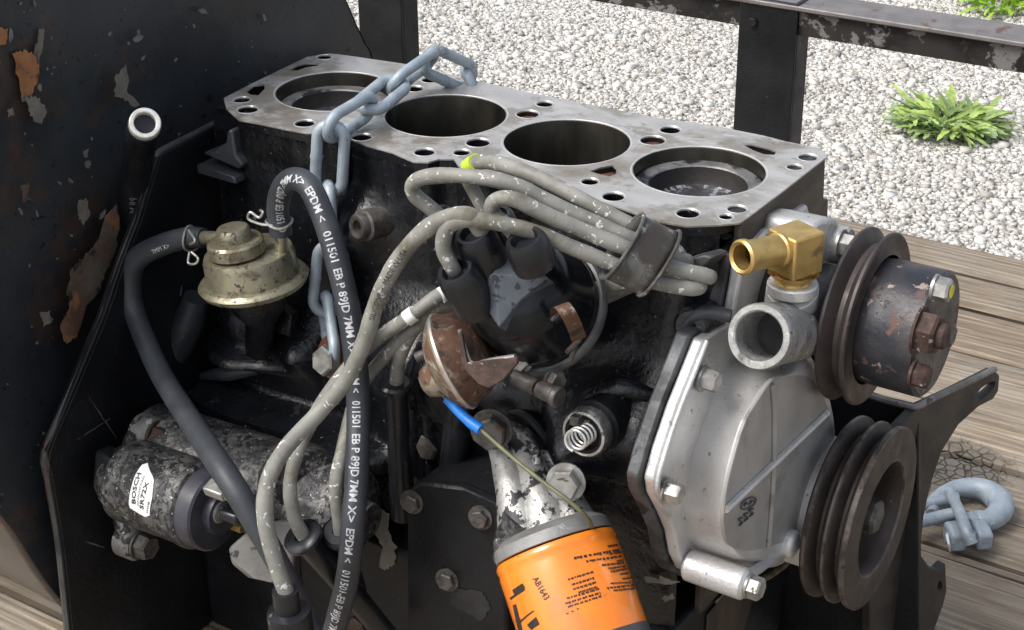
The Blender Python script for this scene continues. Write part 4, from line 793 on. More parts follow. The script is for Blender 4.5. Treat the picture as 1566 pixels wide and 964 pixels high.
# fifth wire just under the top one
cl = [PY(735, 352, -.178), PY(718, 330, -.184), PY(690, 331, -.187), PY(660, 345, -.189), PY(630, 371, -.191), PY(600, 412, -.193), PY(577, 460, -.195), PY(558, 520, -.199), PY(530, 580, -.204), PY(487, 632, -.215), PY(440, 682, -.24), PY(412, 730, -.262), PY(405, 785, -.272), PY(418, 850, -.274), PY(438, 908, -.274)]
tE = cable('long yellowed ignition cable lettered MADE IN USA curving down in front of the hoses', cl, CABLE, .0049, 8)
CL = spline(cl, 8); m = MB(); LL = sum((a - b).length for a, b in zip(CL, CL[1:]))
tube_print(m, CL[::-1], .0049, LL - .112, .0046, 'SILICONE  \u2022  MADE IN USA', 1.0, 0.0, .0); ob('print', m, INK, tE, smooth=0)
plug_boot(tE, [PY(436, 903, -.274), PY(440, 935, -.274)], [.0078, .0080], False)
ob('plug_boot', MB().lathe([(.0075, 0), (.0125, .001), (.0132, .004), (.0128, .05), (0, .05)], frame(PY(441, 932, -.274), PY(450, 990, -.272) - PY(441, 932, -.274)), 28), RUBD, tE)
# clip round the bundle
cc = PY(978, 390, -.125); dv = (PY(1010, 405, -.118) - PY(940, 372, -.135)).normalized()
m = MB(); M = frame(cc, dv, CU)
for i in range(25):
    pass
def ov(u, v):
    a = u * 2 * math.pi; h = (v - .5) * .0245; rx, ry = .0202, .0122
    k = 1 + .05 * math.sin(3 * a)
    return M @ V((rx * k * math.cos(a), ry * k * math.sin(a), h + .004 * math.cos(a)))
m.grid(ov, 36, 5)
tag(ob('cable_clip', m, CLIP, None, smooth=50), 'smoky grey plastic clip holding the grey ignition cables together', 'clip')
co = bpy.data.objects['cable_clip']; sm = co.modifiers.new('thick', 'SOLIDIFY'); sm.thickness = .0012
for h in (-.012, .012):
    mm = MB().tube([M @ V((.0209 * math.cos(a) * (1 + .05 * math.sin(3 * a)), .0131 * math.sin(a) * (1 + .05 * math.sin(3 * a)), h + .004 * math.cos(a))) for a in np.linspace(0, 2 * math.pi, 30)], .0011, 8, 1)
    ob('clip_edge', mm, CLIP, co)
# blue sleeved thin wire
tw = [PY(671, 594, -.168), PY(683, 610, -.170), PY(712, 640, -.172), PY(735, 657, -.173), PY(780, 697, -.176), PY(830, 737, -.178), PY(872, 768, -.178), PY(900, 795, -.172), PY(905, 812, -.16)]
t = thing('thin_wire', 'thin olive wire with a bright blue sleeve hanging from the rusty canister', 'wire', tw[-1])
ob('lead', MB().tube(tw, .0013, 10, 6), OLIVE, t); ob('sleeve', MB().tube(tw[1:4], [.0029, .0030, .0030, .0036, .0034], 14, 6), BLUES, t)

# ---- oil filter and its adapter
fa = (CR * .32 - CU * .91 - CF * .25).normalized(); ft = PY(851, 846, -.165); FMx = frame(ft, fa, tocam(ft)); FR = .0372
OF = ob('oil_filter', MB().lathe([(FR * .90, -.0035), (FR * .97, -.0030), (FR * 1.0, -.001), (FR * 1.0, .0014), (FR * .985, .0032), (FR * 1.0, .0055), (FR, .055)], FMx, 80), ORANGE, EN)
GRYE = surf('dark grey enamel', (.05, .053, .06), (.065, .07, .078), 60, (.3, .45), 0, .1, 300, .0004)
ob('filter_base', MB().lathe([(FR * 1.001, .0545), (FR * 1.006, .056), (FR * 1.006, .10), (FR * .9, .115), (0, .118)], FMx, 80), GRYE, OF)
m = MB(); rp = FR + .00025
def bar(m, pts, M, r): m.add(*(lambda w_: (w_.v, w_.f))(wrap_fill(wrap_poly(pts, M, r), M, r)))
cyl_text(m, FMx, rp, 814, 886, 833, 919, 'AB1643', .0055, .015)
bar(m, [(783, 903), (799, 892), (803, 899), (787, 911)], FMx, rp)
bar(m, [(779, 915), (803, 900), (803, 903), (781, 918)], FMx, rp)
bar(m, [(784, 926), (789, 924), (800, 968), (794, 972)], FMx, rp); bar(m, [(788, 950), (792, 940), (797, 950), (793, 958)], FMx, rp)
bar(m, [(795, 950), (816, 933), (817, 935), (796, 953)], FMx, rp); bar(m, [(806, 956), (820, 943), (825, 955), (812, 964)], FMx, rp)
def fine(m, rows, seed):
    rr_ = random.Random(seed)
    for (xa, ya, xb, yb, hpx) in rows:
        x = 0.0
        while x < 1:
            wd = rr_.uniform(.06, .2); 
            if x + wd > 1: wd = 1 - x
            if wd > .03:
                n = max(1, int(wd * 20))
                for k in range(n):
                    u0 = x + wd * k / n; u1 = x + wd * (k + .86) / n; hh = hpx * rr_.uniform(1.0, 1.45)
                    q = lambda u, d: (xa + (xb - xa) * u + d * .33, ya + (yb - ya) * u + d)
                    bar(m, [q(u0, 0), q(u1, 0), q(u1, hh), q(u0, hh)], FMx, rp)
            x += wd + .025
fine(m, [(868, 885, 907, 873, 2.4), (874, 893, 909, 882, 2.4), (876, 900, 911, 889, 2.4), (884, 905, 913, 896, 2.4), (866, 914, 916, 899, 2.4), (864, 922, 918, 905, 2.4), (868, 927, 921, 910, 2.2)], 3)
fine(m, [(929, 834, 945, 832, 2.5), (877, 852, 948, 839, 3), (932, 846, 950, 843, 2.4), (896, 857, 951, 849, 2.6), (943, 857, 954, 855, 2.4), (920, 863, 956, 859, 2.6), (930, 868, 958, 864, 2.6), (934, 873, 960, 868, 2.6), (948, 877, 962, 875, 2.2), (952, 884, 967, 882, 2.2), (934, 891, 971, 889, 2.4), (928, 898, 973, 893, 2.4), (938, 902, 975, 898, 2.4)], 5)
for k, (x, y) in enumerate(((866, 937), (874, 934), (882, 930))): bar(m, [(x, y), (x + 4, y + 1), (x + 1, y + 3), (x, y + 2)], FMx, rp)
ob('print', m, INK, OF, smooth=60)
AD = ob('filter_adapter', MB().lathe([(0, -.016), (FR * .78, -.0155), (FR * .95, -.011), (FR * .97, -.0045), (FR * .93, -.004)], FMx, 64), surf('grey cast alloy', (.30, .30, .295), (.22, .22, .215), 40, (.45, .65), .5, .4, 300, .0007, [((.45, .45, .44), 110, .62, .7, .5, .5)]), EN)
ob('adapter_lobe', MB().tube([PY(764, 664, -.118), PY(772, 705, -.134), PY(786, 755, -.150), PY(800, 812, -.160)], [.009, .0085, .011, .016], 18, 6), ALUF, AD)
ob('adapter_lobe', MB().tube([PY(792, 672, -.114), PY(812, 720, -.134), PY(828, 765, -.148), PY(838, 804, -.154)], [.010, .0105, .012, .017], 18, 6), ALUF, AD)
ob('adapter_lobe', MB().tube([PY(842, 712, -.116), PY(858, 742, -.132), PY(874, 772, -.144), PY(884, 800, -.150)], [.007, .0075, .009, .012], 18, 6), ALUF, AD)
ob('adapter_core', MB().tube([PY(805, 690, -.108), PY(830, 740, -.122), PY(846, 805, -.140)], [.016, .017, .022], 18, 6), BLK, AD)
ob('adapter_bead', MB().tube([PY(802, 668, -.122), PY(818, 690, -.132), PY(822, 712, -.138)], .0028, 10, 5), ALUF, AD)
ob('adapter_arm', MB().tube([PY(826, 700, -.120), PY(845, 704, -.122), PY(866, 712, -.118)], [.005, .0055, .006], 12, 5), ALUF, AD)
ob('adapter_foot', MB().tube([PY(798, 796, -.162), PY(780, 828, -.168), PY(770, 858, -.170)], [.012, .010, .007], 14, 5), ALUP, AD)
fp = [(742, 640), (775, 636), (802, 655), (870, 715), (868, 738), (830, 735), (775, 680), (745, 672)]
P = [PY(x, y, -.114) for x, y in fp]; fr = frame(P[0], (0, -1, 0), (1, 0, 0)); inv = fr.inverted()
ob('adapter_flange', MB().prism([tuple((inv @ p)[:2]) for p in P], -.004, .006, fr), ALUP, AD, .002)
ob('gasket_edge', MB().tube([PY(735, 640, -.116), PY(770, 626, -.116), PY(810, 640, -.116), PY(850, 690, -.116), PY(882, 716, -.116)], .0026, 8, 5), BLKS, AD)
bolt(AD, PY(752, 656, -.135), (.35, -.9, .1), .019, .010, STEELD, 1.25); bolt(AD, PY(866, 737, -.152), (.3, -.9, .25), .017, .010, STEEL, 1.25)
# ---- oil pressure sender with spring
sc0 = PY(893, 664, -.142); sax = V((-.35, -.88, -.18)).normalized() * -1; sax = (PY(945, 626, -.10) - sc0).normalized(); M = frame(sc0, -sax)
OS = ob('oil_sender', MB().lathe([(.016, -.05), (.0155, -.02), (.0165, -.018), (.0165, -.012), (.0145, -.010), (.0135, -.002), (.0125, .0), (.0105, .0), (.0095, -.006), (0, -.006)], M, 36), BLKS, EN)
ob('collar', MB().lathe([(.0136, -.0095), (.0148, -.008), (.0148, -.0015), (.0138, .0006), (.0122, .0008)], M, 40), CHROME, OS)
ob('spring', MB().tube([M @ V((.0062 * math.cos(a), .0062 * math.sin(a), -.006 + .018 * a / (2 * math.pi * 4.5))) for a in np.linspace(0, 2 * math.pi * 4.5, 80)], .00085, 8, 1), surf('bright spring wire', (.80, .80, .78), (.7, .7, .68), 200, (.25, .4), .7, .1, 400, .0003), OS)
ob('sender_tab', MB().box(-.003, .003, -.003, .003, -.004, .004, M @ Matrix.Translation((.009, .004, .002))), STEELD, OS, .0006)
# ---- mounting bracket at the bottom middle
mp = [(622, 752), (640, 738), (700, 745), (762, 772), (772, 800), (772, 880), (775, 975), (622, 975), (622, 830)]
P = [PY(x, y, -.150) for x, y in mp]; fr = frame(P[0], (0, -1, 0), (1, 0, 0)); inv = fr.inverted(); MP = [tuple((inv @ p)[:2]) for p in P]
MK = ob('mount_bracket', MB().prism(MP, -.008, 0, fr), BLKS, EN, .002)
tf = [PY(x, y, -.149) for x, y in ((622, 752), (640, 738), (700, 745), (762, 772))]
m = MB(); vs = []; 
for p in tf: vs += [p, p + V((.004, .048, .004)), p + V((.004, .048, -.002)), p + V((0, 0, -.006))]
m.add(vs, [(4 * i + j, 4 * i + 4 + j, 4 * i + 4 + (j + 1) % 4, 4 * i + (j + 1) % 4) for i in range(3) for j in range(4)] + [(0, 1, 2, 3), (15, 14, 13, 12)])
ob('top_flange', m, BLKS, MK, .001)
chip([PY(x, y, -.125) + V((0, 0, 0)) for x, y in ((706, 735), (735, 732), (745, 745), (725, 752), (708, 748))], (0, -.05, 1), 'rust_patch', RUSTY, MK, .002, .3)
for q in ((631, 767), (736, 791), (685, 886)): bolt(MK, PY(*q, -.1505), (.15, -1, .1), .0108, .0055, STEELD, 1.35)
chip([PY(x, y, -.1502) for x, y in ((690, 900), (738, 905), (752, 930), (735, 950), (712, 935), (690, 925))], (0, -1, 0), 'grime_patch', surf('thin grime', (.016, .016, .0165), (.026, .0255, .025), 90, (.6, .8)), MK, .0001, .2, .0003)
# lower side of the block between hose and bracket
m = MB().box(.045, .20, -.128, -.09, -.40, -.262); SK = ob('skirt_panel', m, BLKS, EN, .004)
chip([PY(x, y, -.1283) for x, y in ((578, 778), (596, 786), (594, 812), (606, 835), (604, 862), (590, 872), (580, 866), (586, 838), (574, 815))], (0, -1, 0), 'paint_chip', CHIP, SK, .0002, .3)
bolt(SK, PY(550, 955, -.1285), (0, -1, 0), .015, .006, RUSTB)
bolt(BL, PY(668, 680, -.098), (-.1, -.95, .2), .0155, .012, STEELD, 0)
bolt(BL, PY(250, 436, -.112) if 0 else PY(612, 640, -.10), (0, -1, 0), .010, .004, STEELD, 0)
# ---- chain anchor bolt on the block
c = PY(506, 550, -.118); ca = V((-.15, -.9, .3))
ob('anchor_boss', MB().cyl(.012, -.04, -.004, frame(c, ca), 24), BLK, EN)
o = ob('anchor_washer', MB().ringcyl(.0150, .006, -.004, .0, frame(PY(508, 546, -.117), ca), 32), surf('red rust washer', (.26, .10, .065), (.17, .07, .05), 90, (.7, .85), .1, .5, 300, .0006), EN)
bolt(o, PY(509, 551, -.119), ca, .0175, .011, STEEL, 0, spin=.3)

# ---- front: plate, timing cover, pump, pulleys
FX = .345
def fy(x, y, X=FX): p = PX(x, y, X); return (p.y, p.z)
out_px = [(1118, 498), (1098, 506), (1075, 521), (1060, 560), (1035, 622), (1012, 690), (1000, 735), (1003, 757), (1018, 786), (1030, 815), (1036, 850), (1046, 872), (1075, 886), (1108, 892), (1140, 886)]
out = [fy(*q) for q in out_px] + [(.03, -.268), (.075, -.262), (.095, -.2), (.09, -.12), (.06, -.07), (.03, -.02), (-.03, -.015), (-.06, -.02)]
cen = (-.03, -.15)
grow = lambda L, g_: [(y + (y - cen[0]) / math.hypot(y - cen[0], z - cen[1]) * g_, z + (z - cen[1]) / math.hypot(y - cen[0], z - cen[1]) * g_) for y, z in L]
ob('front_plate', MB().prism(grow(out[:15], .003) + out[15:], .3285, .3375, XM()), surf('grey smeared iron', (.10, .105, .11), (.04, .04, .042), 40, (.4, .6), .35, .5, 250, .0009, [((.015, .015, .017), 45, .52, .58, .5, 0), ((.14, .05, .035), 22, .62, .7, .8, 0)]), BL, .0015)
TC = ob('timing_cover', MB().prism(out, .338, .3455, XM()), ALU, EN, .0018)
# raised lip along the sealing edge
lip = [V((.3465, *fy(x + 6, y + 1, .3465))) for x, y in out_px[2:9]]
ob('flange_lip', MB().tube(lip, .0015, 10, 4), ALU, TC)
# domed body
def resample(L, n):
    P = [V((*p, 0)) for p in L]; P.append(P[0]); d = [0]
    for a, b in zip(P, P[1:]): d.append(d[-1] + (b - a).length)
    o_ = []
    for i in range(n):
        s_ = d[-1] * i / n; k = int(np.searchsorted(d, s_, 'right')) - 1; q = P[k].lerp(P[k + 1], (s_ - d[k]) / (d[k + 1] - d[k])); o_.append((q.x, q.y))
    return o_
FX2 = .384
b0 = [fy(*q) for q in ((1150, 540), (1118, 556), (1096, 590), (1078, 640), (1058, 700), (1050, 752), (1046, 790), (1052, 825), (1072, 845), (1105, 856), (1150, 858))] + [(.0, -.25), (.025, -.225), (.03, -.18), (.015, -.13), (-.025, -.078)]
b1 = [fy(*q, FX2) for q in ((1192, 577), (1178, 582), (1155, 615), (1136, 650), (1118, 710), (1109, 752), (1106, 785), (1108, 812), (1115, 834), (1140, 842), (1176, 836))] + [(-.03, -.215), (-.005, -.215), (.01, -.18), (-.004, -.14), (-.040, -.098)]
n = 96
def dens(L):
    o_ = []
    P = [V((*p, 0)) for p in L]; P = P + P[:3]
    k = len(L); Q = spline([P[(i - 1) % k] for i in range(k + 3)], 6)
    return [(q.x, q.y) for q in Q[6:6 + 6 * k]]
B0, B1 = dens(b0), dens(b1); n = len(B0); vs, fs = [], []
rows = 12
for k in range(rows + 1):
    t = k / rows; a = t * math.pi / 2; hx = math.sin(a) ** 1.0; mx = 1 - math.cos(a)
    for i in range(n):
        y = B0[i][0] + (B1[i][0] - B0[i][0]) * mx; z = B0[i][1] + (B1[i][1] - B0[i][1]) * mx
        vs.append((FX + .0002 + (FX2 - FX) * hx, y, z))
fs = [(k * n + i, k * n + (i + 1) % n, (k + 1) * n + (i + 1) % n, (k + 1) * n + i) for k in range(rows) for i in range(n)]
m = MB().add(vs, fs)
m2 = MB().prism(B1, FX2 - .0020, FX2 + .0002, XM())
ob('cover_dome', m, ALU, TC, smooth=50)
FACE = surf('grey cover face', (.42, .415, .405), (.33, .325, .32), 22, (.38, .55), .45, .25, 420, .0006, [((.17, .165, .155), 16, .58, .75, .6, .4), ((.06, .06, .06), 150, .71, .73, .6, .1), ((.48, .48, .47), 110, .68, .73, .45, .6)])
ob('cover_face', m2, FACE, TC, .0006)
fx = lambda x, y: PX(x, y, FX2 + .001)
ob('cover_rib', MB().tube([fx(1181, 588), fx(1184, 640), fx(1182, 740), fx(1175, 836)], .0016, 8, 4), FACE, TC)
ob('cover_rib', MB().tube([fx(1110, 779), fx(1180, 712), fx(1264, 632)], .0024, 8, 4), ALU, TC)
ob('cover_edge', MB().tube([fx(1190, 578), fx(1178, 583), fx(1155, 616), fx(1136, 651), fx(1118, 711), fx(1109, 753), fx(1106, 786)], .0012, 8, 4), FACE, TC)
# cast oval emblem and numerals
m = MB(); oc = fx(1145, 770)
m.tube([fx(1145 + 11 * math.cos(a) + 3 * math.sin(a), 770 - 7 * math.cos(a) + 6 * math.sin(a)) for a in np.linspace(0, 6.283, 22)], .0005, 6, 1)
m.tube([fx(1138, 774), fx(1142, 769), fx(1146, 772), fx(1150, 766), fx(1153, 767)], .0006, 6, 3)
for k, (x, y) in enumerate(((1133, 800), (1141, 793), (1149, 786))):
    m.tube([fx(x + 3, y - 8), fx(x - 3, y - 5), fx(x + 3, y - 1), fx(x - 2, y + 4)], .0006, 6, 3)
ob('cast_emblem', m, surf('dark cast mark', (.07, .07, .07), (.12, .12, .12), 300, (.5, .6), .4), TC)
# bolts of the cover
for q, X in (((1074, 579), .3475), ((1018, 750), .3475)): bolt(TC, PX(*q, X), (1, 0, 0), .0112, .010, STEEL, 1.25)
la = PX(1040, 858, .352); lb = PX(1118, 880, .384)
lm = V((.346, *fy(1048, 862))); le = lm + V((.047, 0, 0)); 
ob('bolt_lug', MB().cyl(.0098, 0, .040, frame(lm, (1, 0, 0)), 28, .002), ALU, TC)
bolt(TC, lm + V((.0402, 0, 0)), (1, 0, 0), .0125, .009, STEEL, 1.1)
lm2 = V((.346, .012, -.262)); 
ob('bolt_lug', MB().cyl(.009, 0, .030, frame(PX(1150, 812, .360) , (1, 0, 0)), 24, .002).box(0, .03, -.006, .02, -.01, .004, frame(PX(1175, 822, .365), (0, 0, 1), (1, 0, 0))), ALU, TC, .001)
ob('bottom_rail', MB().tube([PX(1134, 884, .382), PX(1166, 864, .382), PX(1196, 836, .382), PX(1216, 812, .382)], .0036, 8, 5), ALU, TC)
ob('pan_gasket', MB().tube([PX(1095, 901, .35), PX(1150, 893, .352), PX(1195, 868, .354), PX(1230, 832, .356)], .0022, 8, 5), surf('cork gasket', (.20, .15, .09), (.10, .075, .05), 150, (.8, .9), 0, .6, 400, .001), OP)
ob('seal_boss', MB().lathe([(.042, 0), (.043, .012), (.040, .016), (.030, .016), (0, .016)], frame((FX2 - .004, 0, -.207), (1, 0, 0)), 48), ALU, TC)
# crank pulley
CM_ = frame((.3935, 0, -.207), (1, 0, 0)); r = .0598
prof = [(.018, .004), (.030, .004), (.0345, .007), (.036, .020), (.0375, .0290), (.0385, .030), (r - .001, .030), (r, .029), (r, .0258), (r - .0009, .0249), (r - .0088, .0222), (r - .0088, .0202), (r - .0014, .0173), (r - .0005, .0164), (r - .0005, .0136), (r - .0014, .0127), (r - .0088, .0098), (r - .0088, .0078), (r - .0009, .0049), (r, .0040), (r, .0010), (r - .001, 0), (.020, 0)]
CP = ob('crank_pulley', MB().lathe(prof, CM_, 110), PULL, EN)
WEAR_HILITE = surf('rubbed highlit rim steel', (.15, .13, .115), (.08, .065, .056), 90, (.35, .55), .5, .3, 300, .0005, [((.04, .03, .026), 60, .52, .6, .6, .2)])  # worn rim tone with an edge highlight mixed into its colour
for h0, h1 in ((.0262, .0296), (.0140, .0160), (.0012, .0038)): ob('rim_wear_highlight', MB().lathe([(r - .0006, h0 - .0002), (r + .0002, h0 + .0003), (r + .0002, h1 - .0003), (r - .0006, h1 + .0002)], CM_, 110), WEAR_HILITE, CP)
ob('recess_edge', MB().lathe([(.0374, .0288), (.0384, .0302), (.0392, .03012)], CM_, 90), WEAR_HILITE, CP)
ob('pulley_hub', MB().lathe([(.0195, -.01), (.0195, .010), (.017, .012), (0, .012)], CM_, 40), PULL, CP)
bolt(CP, V((.4055, 0, -.207)), (1, 0, 0), .0205, .016, STEELD, 1.35, spin=.25)
# water pump
WP = ob('water_pump', MB().lathe([(0, 0), (.040, 0), (.040, .010), (.034, .016), (.026, .022), (.020, .030), (0, .034)], frame((.342, .0, -.07), (1, 0, 0)), 44), BLKS, EN)
ec = PY(1160, 515, -.100); er = 51.5 * sc(ec); OM = frame(ec, tocam(ec) * .93 - CR * .36 - CU * .06, (0, 0, 1))
ob('outlet_pipe', MB().lathe([(er * .74, -.040), (er * .74, -.014), (er * .735, -.004), (er * .75, -.0008), (er * .80, 0), (er * .96, 0), (er * 1.0, -.002), (er * 1.0, -.008), (er * .965, -.011), (er * .95, -.06), (er * .9, -.075)], OM, 56), ALU, WP)
bpy.data.objects['outlet_pipe'].data.materials[0] = surf('rough dull alloy', (.40, .40, .385), (.27, .27, .26), 55, (.45, .65), .4, .7, 420, .001, [((.16, .155, .145), 45, .54, .66, .6, .2), ((.55, .55, .53), 120, .60, .66, .5, .4), ((.07, .065, .06), 180, .62, .66, .6, .1)])
ob('outlet_bore', MB().lathe([(er * .75, -.036), (er * .6, -.038), (0, -.0385)], OM, 40), surf('dark grey bore', (.05, .05, .05), (.03, .03, .03), 60, (.5, .7), .3), WP)
oax = OM.to_3x3() @ V((0, 0, 1))
ob('outlet_neck', MB().tube([ec - oax * .062, PY(1212, 480, -.035), PY(1211, 456, -.045), PY(1212, 441, -.05)], [.0185, .0175, .0155, .0150], 28, 5), ALU, WP)
ob('fitting_boss', MB().cyl(.0148, -.004, .003, frame(PY(1212, 438, -.05), (0, 0, 1)), 30, .001), ALU, WP)
ob('outlet_elbow', MB().tube([PY(1210, 500, -.045), PY(1248, 470, -.02), PY(1275, 440, 0)], [.0185, .020, .018], 24, 5), BLKG, WP)
hb = [fy(*q, .372) for q in ((1246, 345), (1262, 334), (1283, 336), (1294, 350), (1296, 400), (1318, 420), (1310, 445), (1270, 450), (1240, 430), (1238, 380))]
ob('pump_flange', MB().prism(hb, .340, .372, XM()), ALU, WP, .004, seg=3)
o = ob('bolt_ear', MB().cyl(.0120, -.020, .006, frame(PX(1283, 374, .374), (1, 0, 0)), 28, .0015), ALU, WP)
bolt(o, PX(1284, 373, .3805), (1, 0, 0), .0125, .010, STEEL, 1.3)
o = ob('bolt_ear', MB().cyl(.0095, -.02, .003, frame(PX(1238, 550, .366), (1, 0, 0)), 24, .0015), BLKS, WP); bolt(o, PX(1240, 550, .3695), (1, 0, 0), .011, .010, STEELD, 1.2)
ob('web_plate', MB().prism([fy(*q, .36) for q in ((1215, 555), (1258, 545), (1262, 590), (1225, 575))], .352, .36, XM()), ALU, WP, .0015)
# brass hose fitting
b0_ = PY(1216, 385, -.050); bd = (PY(1138, 391, -.083) - PY(1193, 371, -.058)).normalized(); bd.z = 0.0; bd.normalize()
BMx = frame(b0_, (0, 0, 1), -bd)
BF = ob('brass_fitting', MB().box(-.0115, .0115, -.0115, .0115, -.012, .0135, BMx), BRASS, EN, .0012, seg=2)
ob('tapered_base', MB().lathe([(.0158, -.0118), (.0112, -.0165), (.0108, -.019)], frame(b0_, (0, 0, 1)) @ Matrix.Rotation(R(45), 4, 'Z'), 8), BRASS, BF, smooth=0)
mouth = PY(1138, 391, -.083)
bz = b0_.z + .0045; o0 = V((b0_.x, b0_.y, bz)) + bd * .0115
BM2 = frame(o0, bd + V((0, 0, .10))) @ Matrix.Diagonal((1.08, 1.08, .86, 1))
ob('hose_barb', MB().lathe([(.0062, .034), (.0062, .010), (.0066, .0345), (.0082, .036), (.0094, .0345), (.0094, .031), (.0083, .028), (.0083, .004), (.0092, .003), (.0092, 0)], BM2, 36), BRASS, BF)
ob('barb_bore', MB().lathe([(.0064, .034), (.0060, .012), (0, .011)], BM2, 28), surf('dark brass bore', (.12, .08, .02), (.06, .04, .012), 100, (.5, .6), .6), BF)
ob('threaded_neck', MB().lathe([(.0105, -.012), (.0100, -.014), (.0108, -.0155), (.0100, -.017), (.0108, -.0185), (.0095, -.022)], frame(b0_, (0, 0, 1)), 32), BRASS, BF)
# fan pulley and hub
hz = -.070
PM = frame((.390, 0, hz), (1, 0, 0)); r = .0535
prof = [(.03, 0), (r - .001, 0), (r, .001), (r, .0026), (r - .0085, .0076), (r - .0085, .0104), (r - .0005, .0155), (r - .0005, .0172), (r - .0018, .018), (.043, .0170), (.040, .018)]
FPU = ob('fan_pulley', MB().lathe(prof, PM, 96), surf('brown worn groove', (.075, .06, .055), (.05, .042, .04), 40, (.38, .6), .4, .25, 300, .0006, [((.10, .05, .04), 30, .56, .68, .7, .2), ((.19, .165, .15), 150, .68, .73, .5, .4)]), EN)
HB = ob('fan_hub', MB().lathe([(.0375, .016), (.0385, .022), (.0385, .0525), (.0365, .0545), (.012, .0545), (0, .0545)], PM, 64), DRUM, FPU)
for q, mt in (((1431, 440), STEEL), ((1398, 571), RUSTB), ((1436, 508), STEELD)):
    p = PX(q[0] - 3, q[1], .4460); bolt(HB, p, (1, 0, 0), .0125, .010, mt, 1.15)
yb = PX(1428, 440, .4460) + V((.0101, 0, 0))
ob('paint_dab', MB().cyl(.0042, 0, .0006, frame(yb, (1, 0, 0)), 6), YELLOW, HB)
p = PX(1404, 505, .4460); nut = bolt(HB, p, (1, 0, 0), .022, .012, RUSTB, 1.15, spin=.1); nut.name = 'hub_nut'
ob('hub_stud', MB().cyl(.0075, .0, .017, frame(p, (1, 0, 0)), 20, .001), RUSTB, HB)
# ---- front mounting bracket behind the crank pulley
Yb = .075
C0 = PY(1262, 584, Yb); C1 = PY(1345, 612, Yb); C2 = PY(1404, 624, Yb)
arm_px = [(1404, 624), (1450, 603), (1500, 578), (1522, 567), (1529, 575), (1527, 598), (1519, 611), (1497, 622), (1466, 650), (1441, 690), (1424, 740), (1413, 790), (1409, 830), (1409, 850), (1422, 868), (1436, 872), (1446, 862), (1448, 905), (1443, 925), (1425, 975), (1330, 975), (1330, 700)]
# the arm plate stands along +Y and slightly +X
pn = V((.95, -.31, 0)).normalized()
def arm(x, y):
    d = ray(x, y); t = (C2 - CAM).dot(pn) / d.dot(pn); return CAM + d * t
P = [arm(*q) for q in arm_px]; fr = frame(C2, pn, (0, 0, 1)); inv = fr.inverted()
slot = [tuple((inv @ arm(*q))[:2]) for q in ((1493, 606), (1500, 595), (1515, 585), (1523, 584), (1522, 593), (1513, 602), (1500, 612))]
eye = [tuple((inv @ arm(1438 + 3.5 * math.cos(a), 897 + 8 * math.sin(a)))[:2]) for a in np.linspace(0, 2 * math.pi, 10, endpoint=False)]
FB = ob('front_bracket', MB().prism([tuple((inv @ p)[:2]) for p in P], -.007, 0, fr, [slot, eye]), surf('scuffed dark steel', (.030, .027, .026), (.055, .048, .043), 30, (.35, .6), .25, .35, 260, .0008, [((.09, .05, .035), 26, .62, .72, .8, .1), ((.20, .19, .18), 150, .69, .72, .5, .3)]), EN, .0012)
fp = [PY(x, y, Yb + .001) for x, y in ((1255, 578), (1345, 611), (1404, 625), (1404, 975), (1135, 975), (1180, 850), (1240, 700))]
fr2 = frame(fp[0], (0, -1, 0), (1, 0, 0)); inv2 = fr2.inverted()
ob('bracket_face', MB().prism([tuple((inv2 @ p)[:2]) for p in fp], -.007, -.0005, fr2), BLKS, FB, .0012)
tp = [PY(x, y, Yb) + V((0, .0, .0008)) for x, y in ((1330, 607), (1360, 616), (1384, 622), (1402, 624))] + [arm(x, y) + V((0, .002, .001)) for x, y in ((1425, 614), (1470, 593), (1520, 568))]
ob('bracket_edge', MB().tube(tp, .0022, 8, 4), surf('rubbed bright edge', (.24, .23, .22), (.13, .12, .115), 60, (.4, .6), .5, .3, 300, .0006, [((.05, .04, .035), 80, .58, .66, .6, .2)]), FB)
ob('gasket_scrap', MB().prism([fy(*q, .36) for q in ((1300, 600), (1328, 612), (1330, 632), (1320, 640), (1310, 620))], .352, .356, XM()), ALU, FB)

for pts in ([(398, 606), (428, 604), (448, 618), (492, 628), (530, 648), (500, 650), (452, 640), (412, 630)], [(350, 560), (388, 556), (396, 566), (360, 574), (344, 570)]):
    chip([PZ(x, y, -.2055) for x, y in pts], (0, 0, 1), 'grime_patch', surf('dried grime', (.10, .098, .092), (.055, .054, .052), 120, (.4, .7), 0, .6, 300, .001), BL, .0004, .3, .0004)
# lower black paint flakes on the pan side
for pts in ([(985, 882), (1015, 884), (1042, 890), (1018, 894), (990, 890)], [(1013, 914), (1030, 908), (1032, 916), (1018, 920)], [(1105, 906), (1112, 900), (1110, 918), (1098, 924), (1092, 921)], [(1100, 952), (1114, 950), (1116, 962), (1100, 964)]):
    chip([PY(x, y, -.1104) if x < 1060 else PX(x, y, .3346) for x, y in pts], (0, -1, 0) if pts[0][0] < 1060 else (1, 0, 0), 'paint_chip', CHIP, OP, .0003, .35)

